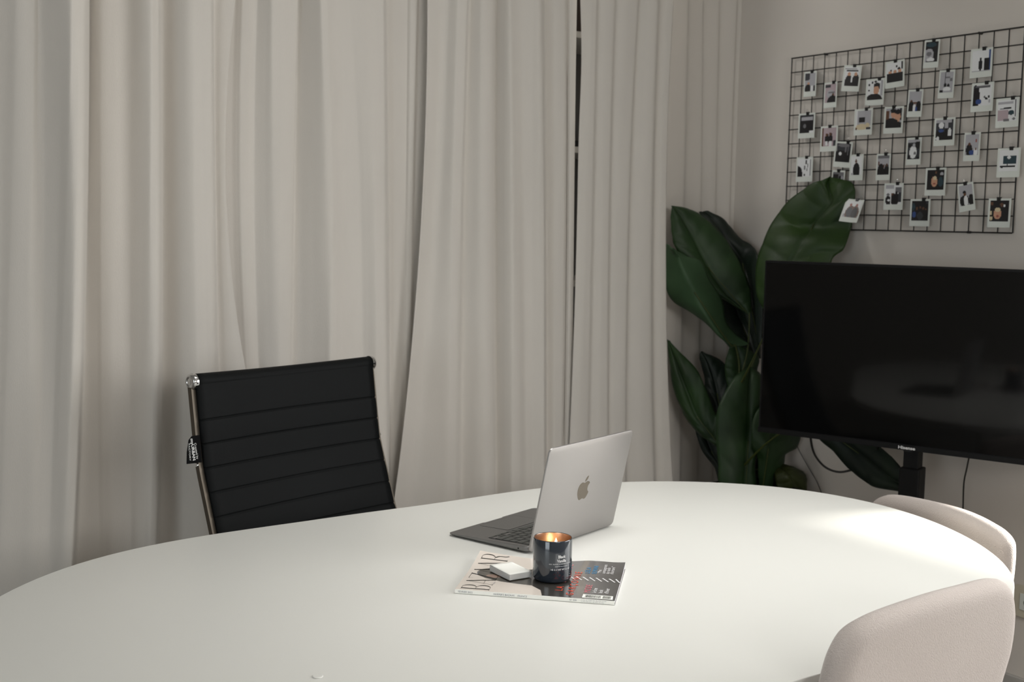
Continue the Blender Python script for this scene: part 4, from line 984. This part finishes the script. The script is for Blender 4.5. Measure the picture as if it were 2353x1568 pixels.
# ------------------------------------------------------------------ magazine
mx, my, myaw = 1.08014, 1.76848, -0.768474
mu = Vector((math.cos(myaw), math.sin(myaw), 0)); mv = Vector((-math.sin(myaw), math.cos(myaw), 0))
MWU, MWV = .285, .222
mg = empty('magazine', (mx, my, ZT), 'glossy fashion magazine lying under the candle, spine towards us', 'magazine')
def mtop(u, v):
    un_, vn = u/MWU, v/MWV
    z = .0078
    z += .010*(max(0, vn-.45)/.55)**2*(max(0, 1-un_/.45))**1.5
    z += .0050*max(0, (vn-.55)/.45)**2*math.exp(-((un_-.78)/.12)**2) + .0060*max(0, (vn-.6)/.4)**2*max(0, (un_-.8)/.2)
    return z
def mp_(u, v, h=0): return Vector((mx, my, ZT)) + mu*u + mv*v + Vector((0, 0, mtop(u, v)+h))
# pages block
bm = bmesh.new(); nu, nv = 30, 24
tops = [[bm.verts.new(mp_(u := lerp(.0006, MWU-.0006, i/nu), v := lerp(.0006, MWV-.001, j/nv), -.0006)) for i in range(nu+1)] for j in range(nv+1)]
bots = [[bm.verts.new(Vector((mx, my, ZT+.0008 + max(0, mtop(lerp(0, MWU, i/nu), lerp(0, MWV, j/nv))-.0078)*.35)) + mu*lerp(.0006, MWU-.0006, i/nu) + mv*lerp(.0006, MWV-.001, j/nv)) for i in range(nu+1)] for j in range(nv+1)]
for j in range(nv):
    for i in range(nu):
        bm.faces.new((tops[j][i], tops[j][i+1], tops[j+1][i+1], tops[j+1][i])); bm.faces.new((bots[j][i], bots[j+1][i], bots[j+1][i+1], bots[j][i+1]))
for j in range(nv):
    for i in (0, nu): bm.faces.new((tops[j][i], tops[j+1][i], bots[j+1][i], bots[j][i]))
for i in range(nu):
    for j in (0, nv): bm.faces.new((tops[j][i], tops[j][i+1], bots[j][i+1], bots[j][i]))
finish('pages', bm, M['paper'], mg)
# front cover with its printed picture
fig = [(.159, -.01), (.150, .03), (.13, .054), (.10, .058), (.071, .0645), (.04, .078), (.022, .095), (.017, .113), (.021, .130), (.04, .142), (.075, .145), (.11, .15), (.14, .165), (.165, .19), (.18, .23), (.30, .23), (.30, -.01)]
def inside(x, y, poly):
    c = False; n = len(poly)
    for i in range(n):
        x0, y0 = poly[i]; x1, y1 = poly[i-1]
        if (y0 > y) != (y1 > y) and x < (x1-x0)*(y-y0)/(y1-y0)+x0: c = not c
    return c
bm = bmesh.new(); cl = bm.loops.layers.float_color.new('print'); nu, nv = 330, 160
g = [[bm.verts.new(mp_(lerp(0, MWU, i/nu), lerp(0, MWV, j/nv), 0)) for i in range(nu+1)] for j in range(nv+1)]
def covercol(u, v):
    if not inside(u, v, fig):
        return (226, 216, 206)
    if u < .12:      # printed hair, hat and face
        if ((u-.052)/.014)**2 + ((v-.094)/.011)**2 < 1: return (150, 122, 108)
        t = noise.noise(Vector((u*90, v*40, 1)))
        return (74+t*28, 70+t*26, 62+t*24)
    t = noise.noise(Vector((u*14, v*60, 2)))
    c = (62+t*10, 59+t*10, 55+t*10)
    if .203-(.2-v)*.05 < u < .229-(.2-v)*.05 and .072 < v < .216: c = (26, 24, 22)     # dark ribbon
    if u > .275 and v < .02: c = (34, 32, 30)
    return c
def avgcol(i, j):
    a = [0, 0, 0]
    for p in (.17, .5, .83):
        for q in (.17, .5, .83):
            k = covercol((i+p)/nu*MWU, (j+q)/nv*MWV)
            for n in range(3): a[n] += max(0, k[n])/9
    return rgb(*a)
for j in range(nv):
    for i in range(nu):
        f = bm.faces.new((g[j][i], g[j][i+1], g[j+1][i+1], g[j+1][i])); c = avgcol(i, j)
        for l in f.loops: l[cl] = c
cov = finish('front_cover', bm, M['cover'], mg, smooth=True, label='glossy cream and dark grey cover')
bm = bmesh.new()
v4 = [(0, 0), (MWU, 0), (MWU, MWV), (0, MWV)]
a_ = [bm.verts.new(Vector((mx, my, ZT+.0004)) + mu*x + mv*y) for x, y in v4]; b_ = [bm.verts.new(Vector((mx, my, ZT+.0008)) + mu*x + mv*y) for x, y in v4]
bm.faces.new(a_[::-1]); bm.faces.new(b_)
for i in range(4): bm.faces.new((a_[i], a_[(i+1) % 4], b_[(i+1) % 4], b_[i]))
finish('back_cover', bm, M['brown'], mg)
bm = bmesh.new()
g = [[bm.verts.new(Vector((mx, my, ZT+.0004)) + mu*(MWU*i/20) + mv*(-.0006*math.sin(PI*j/4)) + Vector((0, 0, (mtop(MWU*i/20, 0)-.0004)*j/4))) for i in range(21)] for j in range(5)]
for j in range(4):
    for i in range(20): bm.faces.new((g[j][i], g[j][i+1], g[j+1][i+1], g[j+1][i]))
spn = finish('spine', bm, M['pad'], mg, smooth=True, label='white spine with small grey print')
def spine_text(s, size, u0, z0, bold=0, sp=1.0):
    t = text_mesh(s, size, 0, bold, spacing=sp); bm = bmesh.new()
    joinbm(bm, t, lambda c: Vector((mx, my, ZT+z0+c.y)) + mu*(u0+c.x) - mv*.0009); finish('lettering', bm, M['inkgrey'], spn)
spine_text('FÉVRIER 2022', .0046, .006, .0026); spine_text("HARPER'S BAZAAR    FRANCE", .0046, .070, .0026); spine_text('N° 020', .0042, .206, .0028)
spine_text('M 01234 - 20 - F: 4,90 € - RD   BEL: 5,50 € - CH: 8 FS', .0020, .226, .0050); spine_text('D: 6,90 € - ESP: 5,50 € - GR: 5,50 € - ITA: 5,50 €', .0020, .226, .0022)
# cover lettering: read along mv, letter tops towards -mu ; (X, Y) = (v, MWU-u)
def cov_add(bmd, poly):
    """poly in page coordinates (X from the spine, Y from the page foot); strips are cut finely enough to follow the sheet"""
    tri = tessellate_polygon([[Vector((x, y, 0)) for x, y in poly]])
    vs = [bmd.verts.new(mp_(MWU-y, x, .00035)) for x, y in poly]
    for t in tri:
        try: bmd.faces.new([vs[i] for i in t])
        except ValueError: pass
def quadstrip(bmd, A, Bp):
    a = [bmd.verts.new(mp_(MWU-y, x, .00035)) for x, y in A]; b = [bmd.verts.new(mp_(MWU-y, x, .00035)) for x, y in Bp]
    for i in range(len(a)-1): bmd.faces.new((a[i], a[i+1], b[i+1], b[i]))
def line(bmd, p, q, w0, w1=None):
    w1 = w0 if w1 is None else w1; d = Vector((q[0]-p[0], q[1]-p[1])); n = Vector((-d.y, d.x)).normalized(); N = 8
    A = []; Bp = []
    for i in range(N+1):
        t = i/N; w = lerp(w0, w1, t)/2; c = Vector(p).lerp(Vector(q), t); A.append(tuple(c+n*w)); Bp.append(tuple(c-n*w))
    quadstrip(bmd, A, Bp)
TH, TN = .0034, .0006
def bowl(bmd, x, y0, y1, wd):
    cy = (y0+y1)/2; ry = (y1-y0)/2; A = []; Bp = []
    for i in range(17):
        a = -PI/2 + PI*i/16
        A.append((x + wd*math.cos(a), cy + ry*math.sin(a))); Bp.append((x + (wd-TH)*math.cos(a), cy + (ry-TN)*math.sin(a)))
    quadstrip(bmd, A, Bp)
def didone(bmd, ch, x, y, w, h):
    sf = .0045
    if ch in 'BR':
        line(bmd, (x+.005, y), (x+.005, y+h), TH); line(bmd, (x, y+TN/2), (x+.01, y+TN/2), TN); line(bmd, (x, y+h-TN/2), (x+.01, y+h-TN/2), TN)
        line(bmd, (x+.005, y+h-TN/2), (x+w*.5, y+h-TN/2), TN); line(bmd, (x+.005, y+h*.5), (x+w*.5, y+h*.5), TN)
        bowl(bmd, x+w*.5, y+h*.5, y+h, w*.42)
        if ch == 'B': line(bmd, (x+.005, y+TN/2), (x+w*.5, y+TN/2), TN); bowl(bmd, x+w*.5, y, y+h*.5, w*.48)
        else:
            P = [(x+w*.5, y+h*.5), (x+w*.78, y+h*.36), (x+w*.84, y+h*.12), (x+w*.98, y+.001)]
            c = crom([Vector((*p, 0)) for p in P], 14)
            for a, b in zip(c, c[1:]): line(bmd, (a.x, a.y), (b.x, b.y), TH*.9)
    if ch == 'A':
        line(bmd, (x+.002, y), (x+w*.5, y+h), TN*1.3); line(bmd, (x+w*.47, y+h), (x+w-.004, y), TH*1.1); line(bmd, (x+w*.18, y+h*.34), (x+w*.75, y+h*.34), TN)
        line(bmd, (x-.002, y+TN/2), (x+.007, y+TN/2), TN); line(bmd, (x+w-.009, y+TN/2), (x+w+.002, y+TN/2), TN)
    if ch == 'Z':
        line(bmd, (x, y+h-TN/2), (x+w, y+h-TN/2), TN*1.4); line(bmd, (x, y+TN/2), (x+w, y+TN/2), TN*1.4); line(bmd, (x+w-.003, y+h), (x+.003, y), TH*1.1)
        line(bmd, (x+.0005, y+h-.008), (x+.0005, y+h), TN); line(bmd, (x+w-.0005, y), (x+w-.0005, y+.008), TN)
bm = bmesh.new(); hh = .0515; yb = MWU-.0092-hh
for k, (ch, w_) in enumerate((('B', .029), ('A', .036), ('Z', .032), ('A', .036), ('A', .036), ('R', .032))):
    didone(bm, ch, (.0055, .0375, .0735, .1075, .1430, .1835)[k], yb, w_, hh)
finish('title_lettering', bm, M['ink'], cov, label='tall thin black title letters')
def cov_text(s, size, X, Y, m, bold=0, shear=0, sc=1.0, name='cover_line', spacing=1.0):
    t = text_mesh(s, size, 0, bold, shear=shear, spacing=spacing); bm = bmesh.new()
    joinbm(bm, t, lambda c: mp_(MWU-(Y+c.y), X+c.x*sc, .0004)); finish(name, bm, m, cov)
cov_text("Harper's", .006, .095, MWU-.022, M['inkgrey']); cov_text('FRANCE', .0032, .045, yb-.002, M['inkgrey'])
def cover_row(s, size, v0, u1, m, **k): cov_text(s, size, v0, MWU-u1, m, **k)
cover_row('LA', .019, .034, .188, M['red_ink'], spacing=1.5); cover_row('LA VIE DE', .018, .086, .188, M['pink_ink'], spacing=1.5)
cover_row('GARÇONNE', .019, .013, .210, M['red_ink'], spacing=1.55, sc=1.0)
cover_row('+ 25 PAGES', .010, .155, .172, M['yellow_ink'])
cover_row('LEÏLA', .0135, .150, .224, M['blue_ink'], spacing=1.1); cover_row('SLIMANI', .0125, .150, .2365, M['blue_ink'])
for i, s_ in enumerate(('“Mes', 'compagnons', 'de route', "d'écriture”")): cover_row(s_, .0098, .156, .2445+.0078*i, M['white_ink'])
cover_row('MODE', .0165, .035, .2375, M['pink_ink'])
for i, s_ in enumerate(('le bon', 'look', "d'hiver")): cover_row(s_, .0110, .037, .2485+.0108*i, M['white_ink'], bold=.0001)
bm = bmesh.new()      # row of slanted pale dashes
for i in range(8): u_ = .190+.0122*i; line(bm, (.127, MWU-u_), (.107, MWU-min(u_+.0125, .284)), .0030, .0026)
finish('slanted_stripes', bm, M['white_ink'], cov)
bm = bmesh.new(); cov_add(bm, [(.0045, .004), (.0245, .005), (.0245, .058), (.0045, .058)])
bar = finish('barcode', bm, M['pad'], cov)
bm = bmesh.new(); y = .008
random.seed(3)
while y < .053:
    w_ = random.choice((.0004, .0006, .0009)); yy = y
    if not (.022 < y < .025):
        a = [bm.verts.new(mp_(MWU-q, p, .0006)) for p, q in ((.007, yy), (.0215, yy), (.0215, yy+w_), (.007, yy+w_))]; bm.faces.new(a)
    y += w_ + random.choice((.0004, .0007))
finish('bars', bm, M['ink'], bar)

# ------------------------------------------------------------------ pad of note paper
pz = ZT+.0095
pd = empty('note_pad', (1.2145, 1.792, pz), 'thick white pad of note paper lying on the magazine', 'note pad')
bm = bmesh.new(); PP = [(1.190, 1.757), (1.2375, 1.7555), (1.2395, 1.8255), (1.1915, 1.8265)]
NP = 10; rings = []
def padpt(x, y, z, k): return Vector((x + .00012*math.sin(k*2.3), y + .00012*math.cos(k*3.1), z))
for k in range(NP+1):
    z = pz + .0105*k/NP
    rings.append([bm.verts.new(padpt(x, y, z, k)) for x, y in PP])
for a, b in zip(rings, rings[1:]):
    for i in range(4): bm.faces.new((a[i], a[(i+1) % 4], b[(i+1) % 4], b[i]))
bm.faces.new(rings[0][::-1]); bm.faces.new(rings[-1])
finish('paper_stack', bm, M['padside'], pd)
bm = bmesh.new(); g = []
for j in range(9):
    g.append([bm.verts.new(Vector((lerp(lerp(PP[0][0], PP[1][0], i/8), lerp(PP[3][0], PP[2][0], i/8), j/8), lerp(lerp(PP[0][1], PP[1][1], i/8), lerp(PP[3][1], PP[2][1], i/8), j/8), pz+.0107 + .0012*(j/8)**2*(1-i/8)))) for i in range(9)])
for j in range(8):
    for i in range(8): bm.faces.new((g[j][i], g[j][i+1], g[j+1][i+1], g[j+1][i]))
o = finish('top_sheet', bm, M['pad'], pd, smooth=True); s = o.modifiers.new('t', 'SOLIDIFY'); s.thickness = .0003; s.offset = 0

# ------------------------------------------------------------------ candle in a navy jar
cx0, cy0, cz0 = 1.2672, 1.7322, ZT+.0092
cd = empty('scented_candle', (cx0, cy0, cz0), 'lit scented candle in a navy blue jar on the magazine', 'candle')
CR, CH = .0358, .0775
bm = bmesh.new(); lathe(bm, [(0, .0), (CR-.0045, 0), (CR-.0028, .0006), (CR-.0018, .002), (CR-.0012, .0034), (CR-.0004, .0042), (CR, .0055), (CR, CH-.0015), (CR-.0004, CH-.0004), (CR-.0009, CH), (CR-.0014, CH-.0002), (CR-.0016, CH-.001)], 96, (cx0, cy0, cz0))
finish('jar', bm, M['jar'], cd, smooth=True)
bm = bmesh.new(); lathe(bm, [(CR-.0016, CH-.0008), (CR-.0018, CH-.002), (CR-.0019, .036)], 96, (cx0, cy0, cz0)); finish('copper_lining', bm, M['copper'], cd, smooth=True, label='shiny copper inside of the jar')
bm = bmesh.new(); lathe(bm, [(CR-.0021, .044), (CR-.004, .0425), (.006, .0415), (0, .041)], 64, (cx0, cy0, cz0)); finish('wax', bm, M['wax'], cd, smooth=True)
bm = bmesh.new(); wx = cx0 + rt0.x*.005; wy = cy0 + rt0.y*.005
tube(bm, [(wx, wy, cz0+.04), (wx+.0004, wy, cz0+.05), (wx+.0008, wy-.0003, cz0+.055)], .0009, 8); finish('wick', bm, M['wick'], cd)
bm = bmesh.new(); prf = []
for i in range(15):
    t = i/14; prf.append((.0042*(math.sin(PI*min(1, t**.75))**.9)*(1-.25*t)+(.00001), .0515+.0245*t))
prf[0] = (0, prf[0][1]); prf[-1] = (0, prf[-1][1])
lathe(bm, prf, 20, (wx+.0008, wy-.0003, cz0)); finish('flame', bm, M['flame'], cd, smooth=True)
toc = math.atan2(-cy0, -cx0)        # towards the camera
def jar_text(s, size, zc, off, bold=0, sc=1.0, sp=1.0):
    t = text_mesh(s, size, 0, bold, align='CENTER', spacing=sp); bm = bmesh.new()
    bmesh.ops.subdivide_edges(t, edges=[e for e in t.edges if e.calc_length() > size*.25], cuts=1)
    def f(c):
        a = toc + off + c.x*sc/CR
        return Vector((cx0 + (CR+.00018)*math.cos(a), cy0 + (CR+.00018)*math.sin(a), cz0+zc+c.y))
    joinbm(bm, t, f); finish('lettering', bm, M['white_ink'], cd)
OF = .50
jar_text('Black', .0074, .0468, OF, .00018, .95); jar_text('Vanilla', .0074, .0392, OF, .00018, .95)
jar_text('SOY BLEND SCENTED CANDLE', .0024, .0350, OF-.02, .00004, 1.15, 1.25); jar_text('BURNS UP TO 30 HOURS', .0019, .0307, OF, .00004, 1.1, 1.1)
jar_text('145 G ℮ NET WT. 5.1 OZ', .0043, .0242, OF-.03, .00006, .86)

# ------------------------------------------------------------------ light
def area(name, loc, rot, sx, sy, power, col, spread=180):
    l = bpy.data.lights.new(name, 'AREA'); l.shape = 'RECTANGLE'; l.size = sx; l.size_y = sy; l.energy = power; l.color = col; l.spread = math.radians(spread)
    o = bpy.data.objects.new(name, l); COL.objects.link(o); o.location = loc; o.rotation_euler = rot; return o
area('window_light_left', (XL+.03, (LW0+LW1)/2, (LZ0+LZ1)/2), (0, -PI/2, 0), LZ1-LZ0, LW1-LW0, 30, (.90, .975, 1.0))
area('window_light_right', (XW-.03, (RW0+RW1)/2, (RZ0+RZ1)/2), (0, PI/2, 0), RZ1-RZ0, RW1-RW0, 34, (1.0, .99, .97), 140)
area('front_fill', (.9, YF+.03, 1.85), (PI/2-.12, 0, -.0), 2.0, 1.0, 54, (1.0, .98, .95))  # fill added to soften the curtain folds; this wall has no window
area('table_fill', (1.7, 1.75, ZC-.03), (0, 0, 0), 1.2, .8, 5.6, (1.0, .99, .96), 85)  # overhead fill added to lift the tabletop more than upright surfaces
area('gap_fill', (1.9, 3.7, ZC-.03), (0, 0, 0), 1.6, .3, 16, (1, .98, .95))  # added out of sight to brighten the shelves behind the curtain gap
sn = bpy.data.lights.new('sun', 'SUN'); sn.energy = 15; sn.angle = math.radians(8); sn.color = (1, .96, .88)
so_ = bpy.data.objects.new('sun', sn); COL.objects.link(so_); so_.location = (6, -1, 3)
sd = Vector((-.80, .30, -.50)).normalized(); so_.rotation_euler = sd.to_track_quat('-Z', 'Y').to_euler()
wd = bpy.data.worlds.new('world'); scn.world = wd; wd.use_nodes = True
bgn = wd.node_tree.nodes['Background']; bgn.inputs['Color'].default_value = (.75, .85, 1, 1); bgn.inputs['Strength'].default_value = .8

# ------------------------------------------------------------------ camera
cam = bpy.data.cameras.new('camera'); co_ = bpy.data.objects.new('camera', cam); COL.objects.link(co_)
cam.sensor_width = 36; cam.lens = FPX/W*36; cam.sensor_fit = 'HORIZONTAL'
R3 = Matrix((RV, UV, -fwv)).transposed()
co_.matrix_world = Matrix.Translation(CAM) @ R3.to_4x4()
cam.dof.use_dof = True; cam.dof.focus_distance = 2.2; cam.dof.aperture_fstop = 8
cam.clip_start = .05
scn.camera = co_
scn.view_settings.view_transform = 'Standard'; scn.view_settings.look = 'None'; scn.view_settings.gamma = 1; scn.view_settings.exposure = .25
scn.view_settings.use_curve_mapping = False
